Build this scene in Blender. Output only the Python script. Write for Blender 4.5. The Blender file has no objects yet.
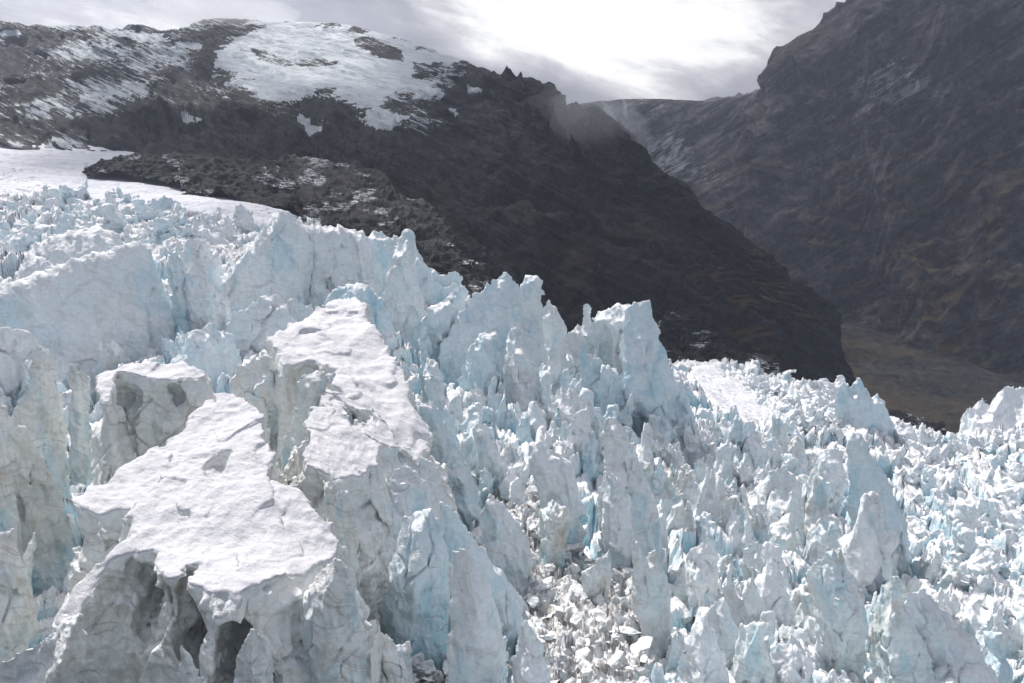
import bpy, math, random
import numpy as np
from mathutils import Vector, Matrix
SC = bpy.context.scene
COL = SC.collection
R = math.radians

# ------------------------------------------------------------------ camera
F = 796.0; PITCH = R(13.5)
cam_d = bpy.data.cameras.new('camera'); cam_d.sensor_width = 36; cam_d.lens = 36*F/1024
cam_d.clip_start = 1; cam_d.clip_end = 40000
cam = bpy.data.objects.new('camera', cam_d); COL.objects.link(cam)
cam.location = (0, 0, 0); cam.rotation_euler = (R(90)-PITCH, 0, 0)
SC.camera = cam

# ------------------------------------------------------------------ light
SUN_EL = R(52); SUN_AZ = R(-38)          # azimuth clockwise from +Y (straight ahead)
SUN_POWER = 4.3
SC.view_settings.view_transform = 'Standard'; SC.view_settings.look = 'None'
SC.view_settings.exposure = 0.27; SC.view_settings.gamma = 1
SC.cycles.max_bounces = 8; SC.cycles.diffuse_bounces = 3; SC.cycles.volume_bounces = 1
SC.cycles.sample_clamp_indirect = 6
sd = bpy.data.lights.new('sun', 'SUN'); sd.energy = SUN_POWER; sd.angle = R(1.4); sd.color = (1, .955, .90)
sun = bpy.data.objects.new('sun', sd); COL.objects.link(sun)
sdir = Vector((math.sin(SUN_AZ)*math.cos(SUN_EL), math.cos(SUN_AZ)*math.cos(SUN_EL), math.sin(SUN_EL)))
sun.rotation_euler = sdir.to_track_quat('Z', 'Y').to_euler()

def px_dir(px, py):
    c = (px-512)/F; v = (341.5-py)/F
    d = Vector((c, math.cos(PITCH)+v*math.sin(PITCH), -math.sin(PITCH)+v*math.cos(PITCH)))
    return d.normalized()

w = bpy.data.worlds.new("World"); SC.world = w; w.use_nodes = True
nt = w.node_tree; nt.nodes.clear()
def N(nt, t, **kw):
    n = nt.nodes.new(t)
    for k, v in kw.items():
        if k.startswith('i_'): n.inputs[int(k[2:])].default_value = v
        else: setattr(n, k, v)
    return n
def L(nt, a, b): nt.links.new(a, b)
def math_n(nt, op, a, b=None, clamp=False):
    n = nt.nodes.new('ShaderNodeMath'); n.operation = op; n.use_clamp = clamp
    for i, s in enumerate((a, b)):
        if s is None: continue
        if isinstance(s, (int, float)): n.inputs[i].default_value = s
        else: L(nt, s, n.inputs[i])
    return n.outputs[0]
def ramp(nt, fac, stops, interp='LINEAR'):
    n = nt.nodes.new('ShaderNodeValToRGB'); cr = n.color_ramp; cr.interpolation = interp
    while len(cr.elements) > 1: cr.elements.remove(cr.elements[-1])
    cr.elements[0].position = stops[0][0]
    for p, c in stops[1:]: cr.elements.new(p)
    for e, (p, c) in zip(cr.elements, stops):
        e.color = (c, c, c, 1) if isinstance(c, (int, float)) else (*c, 1)
    L(nt, fac, n.inputs[0]); return n.outputs[0]
def mix(nt, fac, a, b, mode='MIX'):
    n = nt.nodes.new('ShaderNodeMix'); n.data_type = 'RGBA'; n.blend_type = mode
    for i, s in ((0, fac), (6, a), (7, b)):
        if isinstance(s, (int, float)): n.inputs[i].default_value = s
        elif isinstance(s, tuple): n.inputs[i].default_value = (*s, 1)
        else: L(nt, s, n.inputs[i])
    return n.outputs[2]
def noise(nt, vec, scale, detail=6, rough=.55, dist=0.0):
    n = nt.nodes.new('ShaderNodeTexNoise'); n.inputs['Scale'].default_value = scale
    n.inputs['Detail'].default_value = detail; n.inputs['Roughness'].default_value = rough
    n.inputs['Distortion'].default_value = dist
    if vec is not None: L(nt, vec, n.inputs['Vector'])
    return n.outputs[0]
def mapping(nt, vec, scale=(1, 1, 1), rot=(0, 0, 0), loc=(0, 0, 0)):
    n = nt.nodes.new('ShaderNodeMapping'); n.inputs['Scale'].default_value = scale
    n.inputs['Rotation'].default_value = rot; n.inputs['Location'].default_value = loc
    L(nt, vec, n.inputs['Vector'])
    if any(rot) and tuple(scale) != (1, 1, 1):      # turn first, then stretch along the turned axes
        n.inputs['Scale'].default_value = (1, 1, 1); k = nt.nodes.new('ShaderNodeMapping'); k.inputs['Scale'].default_value = scale
        L(nt, n.outputs[0], k.inputs['Vector']); return k.outputs[0]
    return n.outputs[0]

sky = N(nt, 'ShaderNodeTexSky', sky_type='NISHITA'); sky.sun_disc = False
sky.sun_elevation = SUN_EL; sky.sun_rotation = SUN_AZ
skyc = mix(nt, 1.0, sky.outputs[0], (.09, .09, .09), 'MULTIPLY')
tc = N(nt, 'ShaderNodeTexCoord'); g = tc.outputs['Generated']
def lobe(d, sharp):
    n = nt.nodes.new('ShaderNodeVectorMath'); n.operation = 'DOT_PRODUCT'
    L(nt, g, n.inputs[0]); n.inputs[1].default_value = d
    v = math_n(nt, 'SUBTRACT', n.outputs['Value'], 1.0)
    return math_n(nt, 'EXPONENT', math_n(nt, 'MULTIPLY', v, sharp))
m1 = mapping(nt, g, (1.3, 1.3, 4.5), (0, R(-16), 0))
n1 = noise(nt, m1, 2.4, 8, .55, .1)
m2 = mapping(nt, g, (1, 1, 2.6), (0, R(-14), 0))
n2 = noise(nt, m2, 7, 9, .6, .3)
gap = math_n(nt, 'ADD', math_n(nt, 'MULTIPLY', lobe(px_dir(680, 24), 140), .72),
             math_n(nt, 'MULTIPLY', lobe(px_dir(640, -260), 12), .55))
low = math_n(nt, 'MULTIPLY', lobe(px_dir(690, 100), 160), -.38)
gap = math_n(nt, 'ADD', gap, low)
sepg = N(nt, 'ShaderNodeSeparateXYZ'); L(nt, g, sepg.inputs[0])
gap = math_n(nt, 'SUBTRACT', math_n(nt, 'ADD', gap, ramp(nt, sepg.outputs[2], [(.30, 0), (.75, .52)])), ramp(nt, sepg.outputs[2], [(.045, .42), (.11, 0)]))   # thin bright cloud overhead

nn = math_n(nt, 'ADD', math_n(nt, 'MULTIPLY', n1, 1.0), math_n(nt, 'MULTIPLY', n2, .5))
nn = math_n(nt, 'SUBTRACT', nn, .75)
val = math_n(nt, 'ADD', math_n(nt, 'ADD', gap, math_n(nt, 'MULTIPLY', nn, 2.7)), .16, True)
cloud = ramp(nt, val, [(0, (.27, .27, .305)), (.25, (.38, .375, .40)), (.5, (.60, .59, .60)), (.72, (1.0, .985, .96)), (1, (1.25, 1.22, 1.18))])
# opposite the sun the cloud breaks up and clear sky fills in behind the camera
sepw = N(nt, 'ShaderNodeSeparateXYZ'); L(nt, g, sepw.inputs[0])
cover = ramp(nt, math_n(nt, 'ADD', math_n(nt, 'MULTIPLY', sepw.outputs[1], .5), n2), [(.35, .35), (.75, 1)])
bgc = mix(nt, cover, skyc, cloud)
bg = N(nt, 'ShaderNodeBackground'); L(nt, bgc, bg.inputs[0]); bg.inputs[1].default_value = 1.0
wo = N(nt, 'ShaderNodeOutputWorld'); L(nt, bg.outputs[0], wo.inputs[0])

# ------------------------------------------------------------------ numeric helpers
def at(px, py, Y):
    d = px_dir(px, py); t = Y/d.y
    return Vector((d.x*t, Y, d.z*t))
def at_z(px, py, z):
    d = px_dir(px, py); t = z/d.z
    return Vector((d.x*t, d.y*t, z))
def to_px(x, y, z):
    cp, sp = math.cos(PITCH), math.sin(PITCH)
    dep = y*cp - z*sp; up = y*sp + z*cp
    return 512+F*x/dep, 341.5-F*up/dep

U = np.uint32
def _mixh(h):
    h = (h ^ (h >> U(13)))*U(1274126177); h = (h ^ (h >> U(16)))*U(2246822519)
    return ((h ^ (h >> U(15))) >> U(8)).astype(np.float32)*np.float32(1/16777215.)
def _ax(i, k): return np.asarray(i).astype(np.int64).astype(np.uint32)*U(k)
def _h(ix, iy, iz, s):
    return _mixh(_ax(ix, 374761393)+_ax(iy, 668265263)+_ax(iz, 2147483629)+U((s*1274126177) & 0xFFFFFFFF))
def vn(x, y, z, s=0):
    """value noise, -1..1; broadcasts"""
    A = []
    for q, k in ((x, 374761393), (y, 668265263), (z, 2147483629)):
        q = np.asarray(q); i = np.floor(q); f = (q-i).astype(np.float32); f = f*f*f*(f*(f*6-15)+10)
        a = _ax(i, k); A.append(((a, 1-f), (a+U(k), f)))
    r = 0; sd = U((s*1274126177) & 0xFFFFFFFF)
    for ax, wx in A[0]:
        for ay, wy in A[1]:
            hxy = ax+ay+sd; wxy = wx*wy
            for az_, wz in A[2]: r = r + (wxy*wz)*_mixh(hxy+az_)
    return r*2-1
def fbm(x, y, z, s=0, o=4, g=.5, l=2.03):
    r = 0; a = 1
    for k in range(o):
        r = r + a*vn(x, y, z, s+k*17); a *= g; x = x*l; y = y*l; z = z*l
    return r
def ridged(x, y, z, s=0, o=4, g=.5, l=2.03):
    """sharp outward crests, scooped hollows between; about -1..1"""
    r = 0; a = 1
    for k in range(o):
        r = r + a*(1-3.2*np.abs(vn(x, y, z, s+k*17))); a *= g; x = x*l; y = y*l; z = z*l
    return r
def cells(x, y, s, tilt=.8):
    """broken plates: each cell has its own height and tilt; returns height and gap distance"""
    ix = np.floor(x).astype(np.int64); iy = np.floor(y).astype(np.int64)
    f1 = np.full(x.shape, 9.); f2 = np.full(x.shape, 9.); h = np.zeros(x.shape)
    z0 = np.zeros_like(ix)
    for dx in (-1, 0, 1):
        for dy in (-1, 0, 1):
            cx, cy = ix+dx, iy+dy
            qx = cx+.5+.42*(_h(cx, cy, z0, s)*2-1); qy = cy+.5+.42*(_h(cx, cy, z0, s+1)*2-1)
            d = np.hypot(x-qx, y-qy)
            r = _h(cx, cy, z0, s+2)
            hh = r + tilt*((_h(cx, cy, z0, s+3)*2-1)*(x-qx) + (_h(cx, cy, z0, s+4)*2-1)*(y-qy))
            n1 = d < f1
            f2 = np.where(n1, f1, np.minimum(f2, d)); h = np.where(n1, hh, h); f1 = np.where(n1, d, f1)
    return h, f2-f1
def sstep(a, b, x):
    t = np.clip((x-a)/(b-a), 0, 1); return t*t*(3-2*t)
def poly_sd(P, x, y):
    """signed distance to polygon, positive inside"""
    P = np.asarray(P, float); Q = np.roll(P, -1, 0)
    d = np.full(x.shape, 1e18); ins = np.zeros(x.shape, bool)
    for (ax, ay), (bx, by) in zip(P, Q):
        ex, ey = bx-ax, by-ay; wx, wy = x-ax, y-ay
        t = np.clip((wx*ex+wy*ey)/(ex*ex+ey*ey+1e-12), 0, 1)
        d = np.minimum(d, (wx-ex*t)**2+(wy-ey*t)**2)
        c = (ay > y) != (by > y)
        with np.errstate(divide='ignore', invalid='ignore'):
            xi = ax+(y-ay)*ex/(ey if ey != 0 else 1e-12)
        ins ^= c & (x < xi)
    d = np.sqrt(d)
    return np.where(ins, d, -d)

def surface_nets(Fd, org, h):
    nx, ny, nz = Fd.shape
    S = Fd < 0
    cnt = np.zeros((nx-1, ny-1, nz-1), np.float32); acc = np.zeros((nx-1, ny-1, nz-1, 3), np.float32)
    corners = [(i, j, k) for i in (0, 1) for j in (0, 1) for k in (0, 1)]
    def sl(A, c): return A[c[0]:nx-1+c[0], c[1]:ny-1+c[1], c[2]:nz-1+c[2]]
    for a in corners:
        for ax in range(3):
            if a[ax]: continue
            b = list(a); b[ax] = 1; b = tuple(b)
            fa, fb = sl(Fd, a), sl(Fd, b); c = sl(S, a) != sl(S, b)
            t = np.where(c, fa/np.where(c, fa-fb, 1), 0)
            cnt += c
            for q in range(3):
                acc[..., q] += np.where(c, a[q]+(t if q == ax else 0), 0)
    m = cnt > 0
    idx = np.full(m.shape, -1, np.int64); idx[m] = np.arange(m.sum())
    I = np.argwhere(m); V = (acc[m]/cnt[m][:, None]+I)*h+np.asarray(org)
    Q = []
    for ax in range(3):
        u, v = (ax+1) % 3, (ax+2) % 3
        s0 = [slice(None)]*3; s1 = [slice(None)]*3; s0[ax] = slice(0, -1); s1[ax] = slice(1, None)
        c = S[tuple(s0)] != S[tuple(s1)]; dirn = S[tuple(s0)]
        for q in (u, v):
            t = [slice(None)]*3; t[q] = slice(1, -1); c = c[tuple(t)]; dirn = dirn[tuple(t)]
        E = np.argwhere(c); flip = dirn[c]
        base = E.copy(); 
        # edge at grid (i,j,k) with u,v offset by +1 -> cells (u-1,v-1)..(u,v) in cell index
        A = base.copy()
        B = base.copy(); B[:, u] += 1
        Cc = base.copy(); Cc[:, u] += 1; Cc[:, v] += 1
        D = base.copy(); D[:, v] += 1
        f = np.stack([idx[tuple(X.T)] for X in (A, B, Cc, D)], 1)
        f[~flip] = f[~flip][:, ::-1]
        Q.append(f)
    return V, np.concatenate(Q)

def mesh_from(name, V, Fc, mat, smooth=True):
    me = bpy.data.meshes.new(name)
    V = np.asarray(V, np.float32); Fc = np.asarray(Fc, np.int32)
    me.vertices.add(len(V)); me.vertices.foreach_set('co', V.ravel())
    me.loops.add(Fc.size); me.loops.foreach_set('vertex_index', Fc.ravel())
    me.polygons.add(len(Fc)); me.polygons.foreach_set('loop_start', np.arange(len(Fc), dtype=np.int32)*Fc.shape[1])
    me.update(calc_edges=True)
    if smooth: me.polygons.foreach_set('use_smooth', np.ones(len(Fc), bool))
    me.materials.append(mat); return me
def components(V, Fc):
    lab = np.arange(len(V))
    while True:
        m = lab[Fc].min(1); new = lab.copy()
        for k in range(Fc.shape[1]): np.minimum.at(new, Fc[:, k], m)
        new = new[new]; new = new[new]
        if (new == lab).all(): return lab
        lab = new
def biggest(V, Fc, share=None):
    """keep the largest connected piece, or list every piece above a share of it"""
    lab = components(V, Fc); ids, c = np.unique(lab, return_counts=True); out = []
    for i in ids[np.argsort(-c)]:
        if out and (share is None or (lab == i).sum() < share*c.max()): break
        used = np.where(lab == i)[0]; mp = np.full(len(V), -1); mp[used] = np.arange(len(used)); out.append((V[used], mp[Fc[lab[Fc[:, 0]] == i]]))
    return out[0] if share is None else out
def vnormals(V, Fc):
    a = V[Fc[:, 2]]-V[Fc[:, 0]]; b = V[Fc[:, 3]]-V[Fc[:, 1]]
    n = np.cross(a, b); N_ = np.zeros_like(V)
    for k in range(4): 
        for q in range(3): N_[:, q] += np.bincount(Fc[:, k], n[:, q], len(V))
    return N_/(np.linalg.norm(N_, axis=1, keepdims=True)+1e-12)
def link(name, me, parent=None, **props):
    o = bpy.data.objects.new(name, me); COL.objects.link(o)
    if parent: o.parent = parent
    for k, v in props.items(): o[k] = v
    return o
def attr(me, name, vals):
    a = me.attributes.new(name, 'FLOAT', 'POINT'); a.data.foreach_set('value', np.asarray(vals, np.float32).ravel())
def grid_faces(nr, nc):
    i = np.arange(nr*nc).reshape(nr, nc)
    return np.stack([i[:-1, :-1], i[:-1, 1:], i[1:, 1:], i[1:, :-1]], -1).reshape(-1, 4)

# ------------------------------------------------------------------ materials
def new_mat(name):
    m = bpy.data.materials.new(name); m.use_nodes = True; t = m.node_tree; t.nodes.clear()
    b = t.nodes.new('ShaderNodeBsdfPrincipled'); o = t.nodes.new('ShaderNodeOutputMaterial'); L(t, b.outputs[0], o.inputs[0])
    return m, t, b
def chisel(t, P, scale, seed=0.):
    """broken flat faces: every cell leans its own way; result in metres of relief"""
    W_ = mapping(t, P, (1, 1, 1), (.4+seed, .3, .2))
    w1 = t.nodes.new('ShaderNodeTexNoise'); w1.inputs['Scale'].default_value = scale*.8; w1.inputs['Detail'].default_value = 3; L(t, W_, w1.inputs['Vector'])
    va = t.nodes.new('ShaderNodeVectorMath'); va.operation = 'MULTIPLY_ADD'; L(t, w1.outputs[1], va.inputs[0]); va.inputs[1].default_value = (.5/scale,)*3; L(t, W_, va.inputs[2])
    v = t.nodes.new('ShaderNodeTexVoronoi'); v.inputs['Scale'].default_value = scale; L(t, va.outputs[0], v.inputs['Vector'])
    a = t.nodes.new('ShaderNodeVectorMath'); a.operation = 'SUBTRACT'; L(t, va.outputs[0], a.inputs[0]); L(t, v.outputs['Position'], a.inputs[1])
    b = t.nodes.new('ShaderNodeVectorMath'); b.operation = 'SUBTRACT'; L(t, v.outputs['Color'], b.inputs[0]); b.inputs[1].default_value = (.5, .5, .5)
    d = t.nodes.new('ShaderNodeVectorMath'); d.operation = 'DOT_PRODUCT'; L(t, a.outputs[0], d.inputs[0]); L(t, b.outputs[0], d.inputs[1])
    return d.outputs['Value']
def ice_mat(name, pale, blue, bluefac, dirtfac, snow_lo=.50, snow_hi=.80, scale=1.0, strata=.5, use_attr=False):
    m, t, b = new_mat(name)
    geo = N(t, 'ShaderNodeNewGeometry'); P = geo.outputs['Position']
    sep = N(t, 'ShaderNodeSeparateXYZ'); L(t, geo.outputs['Normal'], sep.inputs[0])
    big = noise(t, P, .055*scale, 4, .55)
    med = noise(t, mapping(t, P, (1, 1, .45)), .33*scale, 8, .6, .5)
    fine = noise(t, P, 2.4*scale, 8, .65)
    # ice body: pale old ice against bluer dense ice
    bf = ramp(t, math_n(t, 'ADD', math_n(t, 'MULTIPLY', big, .5), math_n(t, 'MULTIPLY', med, .5)), [(.42-.12*bluefac, 0), (.66-.12*bluefac, 1)])
    ice = mix(t, math_n(t, 'MULTIPLY', bf, bluefac), pale, blue)
    # tilted annual layers
    warp = noise(t, P, .09*scale, 3, .5)
    sp = N(t, 'ShaderNodeSeparateXYZ'); L(t, mapping(t, P, (1, 1, 1), (R(14), R(-17), 0)), sp.inputs[0])
    lay = math_n(t, 'ADD', math_n(t, 'MULTIPLY', sp.outputs[2], .55*scale), math_n(t, 'MULTIPLY', warp, 5.0))
    cmb = N(t, 'ShaderNodeCombineXYZ'); L(t, lay, cmb.inputs[2])
    ln = noise(t, cmb.outputs[0], 1.6, 5, .7)
    lay_m = ramp(t, ln, [(.36, 1), (.43, .15), (.50, 0), (.56, 0), (.60, .6), (.64, 0)])
    patch = ramp(t, noise(t, P, .12*scale, 5, .6), [(.34, 0), (.58, 1)])
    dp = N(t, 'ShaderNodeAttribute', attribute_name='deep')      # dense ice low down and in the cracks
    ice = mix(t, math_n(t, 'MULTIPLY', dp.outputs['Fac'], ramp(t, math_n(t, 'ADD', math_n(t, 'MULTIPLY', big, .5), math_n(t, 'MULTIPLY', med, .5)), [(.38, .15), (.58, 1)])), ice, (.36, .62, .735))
    dirt = math_n(t, 'MULTIPLY', math_n(t, 'MULTIPLY', lay_m, patch), strata)
    ice = mix(t, dirt, ice, (.36, .32, .27))
    smear = ramp(t, noise(t, mapping(t, P, (1, 1, .35), (0, 0, 0), (9, 3, 2)), .26*scale, 9, .7, .4), [(.50, 0), (.66, 1)])
    ice = mix(t, math_n(t, 'MULTIPLY', smear, dirtfac), ice, (.40, .34, .25))
    spk = ramp(t, noise(t, P, 5.5*scale, 3, .6), [(.66, 0), (.74, 1)])
    ice = mix(t, math_n(t, 'MULTIPLY', spk, .35*dirtfac+.05), ice, (.22, .21, .20))
    # lying snow on what faces up
    nz = math_n(t, 'ADD', sep.outputs[2], math_n(t, 'MULTIPLY', math_n(t, 'SUBTRACT', math_n(t, 'ADD', math_n(t, 'MULTIPLY', med, .7), math_n(t, 'MULTIPLY', fine, .3)), .5), .9))
    sf = ramp(t, nz, [(snow_lo, 0), (snow_hi, 1)])
    snow = mix(t, ramp(t, noise(t, P, 1.1*scale, 7, .6), [(.35, 0), (.7, 1)]), (.84, .845, .87), (.76, .775, .81))
    sdirt = math_n(t, 'MULTIPLY', ramp(t, noise(t, P, .7*scale, 9, .75), [(.56, 0), (.70, 1)]), .12+.5*dirtfac)
    snow = mix(t, sdirt, snow, (.42, .39, .36))
    col = mix(t, sf, ice, snow)
    if use_attr:
        a = N(t, 'ShaderNodeAttribute', attribute_name='rubble')
        rf = math_n(t, 'MULTIPLY', a.outputs['Fac'], ramp(t, noise(t, P, .8*scale, 9, .75), [(.42, 0), (.6, 1)]))
        col = mix(t, math_n(t, 'MULTIPLY', rf, .85), col, (.30, .28, .26))
        a2 = N(t, 'ShaderNodeAttribute', attribute_name='snowy')
        col = mix(t, a2.outputs['Fac'], col, mix(t, ramp(t, noise(t, mapping(t, P, (.35, 1, 1), (0, 0, R(12))), .05, 8, .65), [(.40, 0), (.68, 1)]), (.60, .605, .66), (.44, .46, .52)))
    L(t, col, b.inputs['Base Color'])
    ro = math_n(t, 'ADD', math_n(t, 'MULTIPLY', sf, .3), .42); L(t, ro, b.inputs['Roughness'])
    b.inputs['Specular IOR Level'].default_value = .35
    # relief below mesh size
    hb = math_n(t, 'ADD', math_n(t, 'MULTIPLY', noise(t, mapping(t, P, (1, 1, .7)), .9*scale, 10, .62, .3), 1.0), math_n(t, 'MULTIPLY', ln, .25))
    vor = N(t, 'ShaderNodeTexVoronoi', feature='DISTANCE_TO_EDGE'); vor.inputs['Scale'].default_value = .45*scale
    wv = mix(t, .25, P, N(t, 'ShaderNodeTexNoise').outputs[1], 'ADD'); L(t, wv, vor.inputs['Vector'])
    crack = ramp(t, vor.outputs['Distance'], [(0, 0), (.035, 1)])
    hb = math_n(t, 'ADD', hb, math_n(t, 'MULTIPLY', crack, .12))
    hb = math_n(t, 'ADD', hb, math_n(t, 'MULTIPLY', math_n(t, 'ADD', chisel(t, P, .30*scale), math_n(t, 'MULTIPLY', chisel(t, P, 1.0*scale, 1.), .9)), 1.5*scale))
    bp = N(t, 'ShaderNodeBump'); bp.inputs['Strength'].default_value = .85; bp.inputs['Distance'].default_value = .42/scale
    L(t, hb, bp.inputs['Height']); L(t, bp.outputs[0], b.inputs['Normal'])
    return m
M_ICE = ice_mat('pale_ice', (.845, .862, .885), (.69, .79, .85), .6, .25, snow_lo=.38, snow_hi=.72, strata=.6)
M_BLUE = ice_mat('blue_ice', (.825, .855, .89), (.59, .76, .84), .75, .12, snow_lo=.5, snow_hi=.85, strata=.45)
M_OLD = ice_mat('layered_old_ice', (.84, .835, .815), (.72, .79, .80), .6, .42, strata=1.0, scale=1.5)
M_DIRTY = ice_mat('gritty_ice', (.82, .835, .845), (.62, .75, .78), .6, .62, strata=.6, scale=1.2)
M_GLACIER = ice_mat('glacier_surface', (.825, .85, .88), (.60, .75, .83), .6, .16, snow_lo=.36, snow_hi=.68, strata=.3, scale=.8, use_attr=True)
def cap_mat():
    m, t, b = new_mat('wind_packed_snow')
    P = N(t, 'ShaderNodeNewGeometry').outputs['Position']
    c = mix(t, ramp(t, noise(t, P, .5, 8, .6), [(.4, 0), (.7, 1)]), (.66, .655, .69), (.54, .545, .59))
    c = mix(t, math_n(t, 'MULTIPLY', ramp(t, noise(t, P, 1.7, 9, .75), [(.60, 0), (.74, 1)]), .35), c, (.40, .38, .36))
    L(t, c, b.inputs['Base Color']); b.inputs['Roughness'].default_value = .75
    hb = math_n(t, 'ADD', noise(t, mapping(t, P, (1, 1.5, 1), (0, 0, R(35))), .8, 11, .62, .2), math_n(t, 'MULTIPLY', noise(t, P, 9, 4, .6), .2))
    bp = N(t, 'ShaderNodeBump'); bp.inputs['Strength'].default_value = .8; bp.inputs['Distance'].default_value = .55
    L(t, hb, bp.inputs['Height']); L(t, bp.outputs[0], b.inputs['Normal'])
    return m
M_CAP = cap_mat()

def rock_mat(name, dark, light, veg, vegfac, snowfac, scale, rot, bump):
    m, t, b = new_mat(name)
    geo = N(t, 'ShaderNodeNewGeometry'); P = geo.outputs['Position']
    sep = N(t, 'ShaderNodeSeparateXYZ'); L(t, geo.outputs['Normal'], sep.inputs[0])
    S = mapping(t, P, (.25, .5, 3.8), rot)
    st = noise(t, S, .022*scale, 12, .68, .7)
    st2 = noise(t, P, .085*scale, 12, .74, .2)
    k = math_n(t, 'ADD', math_n(t, 'MULTIPLY', st, .5), math_n(t, 'MULTIPLY', st2, .5))
    c = mix(t, ramp(t, k, [(.44, 0), (.50, .22), (.60, 1)]), dark, light)
    vg = math_n(t, 'MULTIPLY', ramp(t, noise(t, P, .006*scale, 9, .66), [(.46, 0), (.64, 1)]), ramp(t, math_n(t, 'ADD', sep.outputs[2], math_n(t, 'MULTIPLY', st2, .5)), [(.55, 0), (.95, 1)]))
    va = N(t, 'ShaderNodeAttribute', attribute_name='veg')
    c = mix(t, math_n(t, 'MULTIPLY', math_n(t, 'MULTIPLY', vg, va.outputs['Fac']), vegfac), c, mix(t, st2, (veg[0]*.5, veg[1]*.55, veg[2]*.6), veg))
    at_ = N(t, 'ShaderNodeAttribute', attribute_name='snow')          # 0..1 how far up the snow line
    st3 = noise(t, S, .055*scale, 8, .74, .4)
    sn = math_n(t, 'ADD', math_n(t, 'MULTIPLY', st, .2), math_n(t, 'ADD', math_n(t, 'MULTIPLY', st3, .8), math_n(t, 'MULTIPLY', st2, .3)))
    thr = math_n(t, 'ADD', math_n(t, 'ADD', sn, math_n(t, 'MULTIPLY', sep.outputs[2], .08)), math_n(t, 'MULTIPLY', at_.outputs['Fac'], 1.0))
    sf = ramp(t, thr, [(.93, 0), (1.03, 1)])
    c = mix(t, math_n(t, 'MULTIPLY', sf, snowfac), c, mix(t, st3, (.50, .58, .66), (.84, .85, .87)))
    L(t, c, b.inputs['Base Color']); b.inputs['Roughness'].default_value = .8
    b.inputs['Specular IOR Level'].default_value = .25
    hb = math_n(t, 'ADD', math_n(t, 'MULTIPLY', st, .7), st2)
    hb = math_n(t, 'ADD', hb, math_n(t, 'MULTIPLY', math_n(t, 'ADD', chisel(t, mapping(t, P, (.6, .8, 1.5), rot), .028*scale), chisel(t, mapping(t, P, (.5, .8, 1.8), rot), .085*scale, 1.)), 1.1/bump))
    bp = N(t, 'ShaderNodeBump'); bp.inputs['Strength'].default_value = .9; bp.inputs['Distance'].default_value = bump
    L(t, hb, bp.inputs['Height']); L(t, bp.outputs[0], b.inputs['Normal'])
    return m
M_ROCK = rock_mat('dark_schist', (.005, .005, .007), (.056, .059, .071), (.15, .085, .028), .8, 1, 1.6, (R(10), R(-26), 0), 9)
M_FARROCK = rock_mat('distant_schist', (.012, .012, .016), (.19, .18, .18), (.24, .15, .05), .9, .38, .45, (R(8), R(32), 0), 20)
M_MORAINE = rock_mat('moraine_rock', (.013, .013, .015), (.075, .075, .08), (.1, .1, .1), 0, 1, 9, (0, 0, 0), 2.5)

# ------------------------------------------------------------------ glacier bed
CT = [  # px, py, forward distance: where the ice stands in the photo
 (-200, 690, 72), (0, 700, 72), (250, 700, 76), (512, 683, 82), (760, 683, 92), (1024, 683, 98), (1250, 683, 110),
 (0, 560, 95), (350, 560, 105), (512, 560, 125), (700, 560, 150), (1024, 560, 190),
 (0, 430, 170), (250, 440, 165), (420, 450, 165), (540, 450, 185), (700, 470, 220), (850, 480, 260), (1024, 480, 300),
 (-150, 330, 240), (60, 330, 245), (200, 330, 255), (330, 330, 260), (430, 350, 255), (512, 380, 245), (620, 400, 250),
 (90, 260, 350), (230, 260, 350), (300, 255, 370), (400, 300, 330), (480, 320, 300), (600, 345, 290), (660, 370, 300),
 (720, 400, 350), (700, 362, 430), (800, 385, 440), (860, 400, 430), (905, 448, 450), (930, 456, 455), (955, 462, 470), (1024, 405, 430), (1150, 395, 420),
 (0, 222, 440), (150, 215, 470), (270, 212, 480), (-150, 215, 450), (0, 180, 620), (180, 190, 600), (-150, 170, 640), (60, 158, 760), (-100, 140, 850),
]
CZ = [  # px column, distance, height: behind the visible rim
 (400, 520, -80), (480, 450, -95), (560, 420, -110), (640, 420, -118), (480, 650, -140), (600, 650, -180), (700, 560, -150), (800, 600, -200), (900, 620, -260),
 (940, 620, -280), (1024, 600, -230), (1150, 600, -220), (700, 900, -260), (1024, 900, -380), (300, 620, -40), (200, 800, -8), (0, 1000, 25), (-200, 1000, 30), (400, 900, -60),
]
def colx(px, Y, z): return (px-512)/F*(Y*math.cos(PITCH)-z*math.sin(PITCH))
cp = []
for px, py, Y in CT: p = at(px, py, Y); cp.append((p.x/p.y, math.log(Y), p.z))
for px, Y, z in CZ: cp.append((colx(px, Y, z)/Y, math.log(Y), z))
cp = np.array(cp)
def _phi(r): return np.where(r > 0, r*r*np.log(r+1e-9), 0)
def _emb(a, b): return np.stack([a*1.6, b*.9], -1)
E0 = _emb(cp[:, 0], cp[:, 1]); n0 = len(cp)
A0 = np.zeros((n0+3, n0+3)); A0[:n0, :n0] = _phi(np.linalg.norm(E0[:, None]-E0[None], axis=2))+np.eye(n0)*.004
A0[:n0, n0] = 1; A0[:n0, n0+1:] = E0; A0[n0:, :n0] = A0[:n0, n0:].T
W0 = np.linalg.solve(A0, np.concatenate([cp[:, 2], np.zeros(3)]))
def base_z(x, y):
    x = np.asarray(x, float); y = np.asarray(y, float)
    e = _emb(x/y, np.log(y)); r = np.full(x.shape, W0[n0])+e[..., 0]*W0[n0+1]+e[..., 1]*W0[n0+2]
    for k in range(n0): r = r + W0[k]*_phi(np.hypot(e[..., 0]-E0[k, 0], e[..., 1]-E0[k, 1]))
    return r
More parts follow.
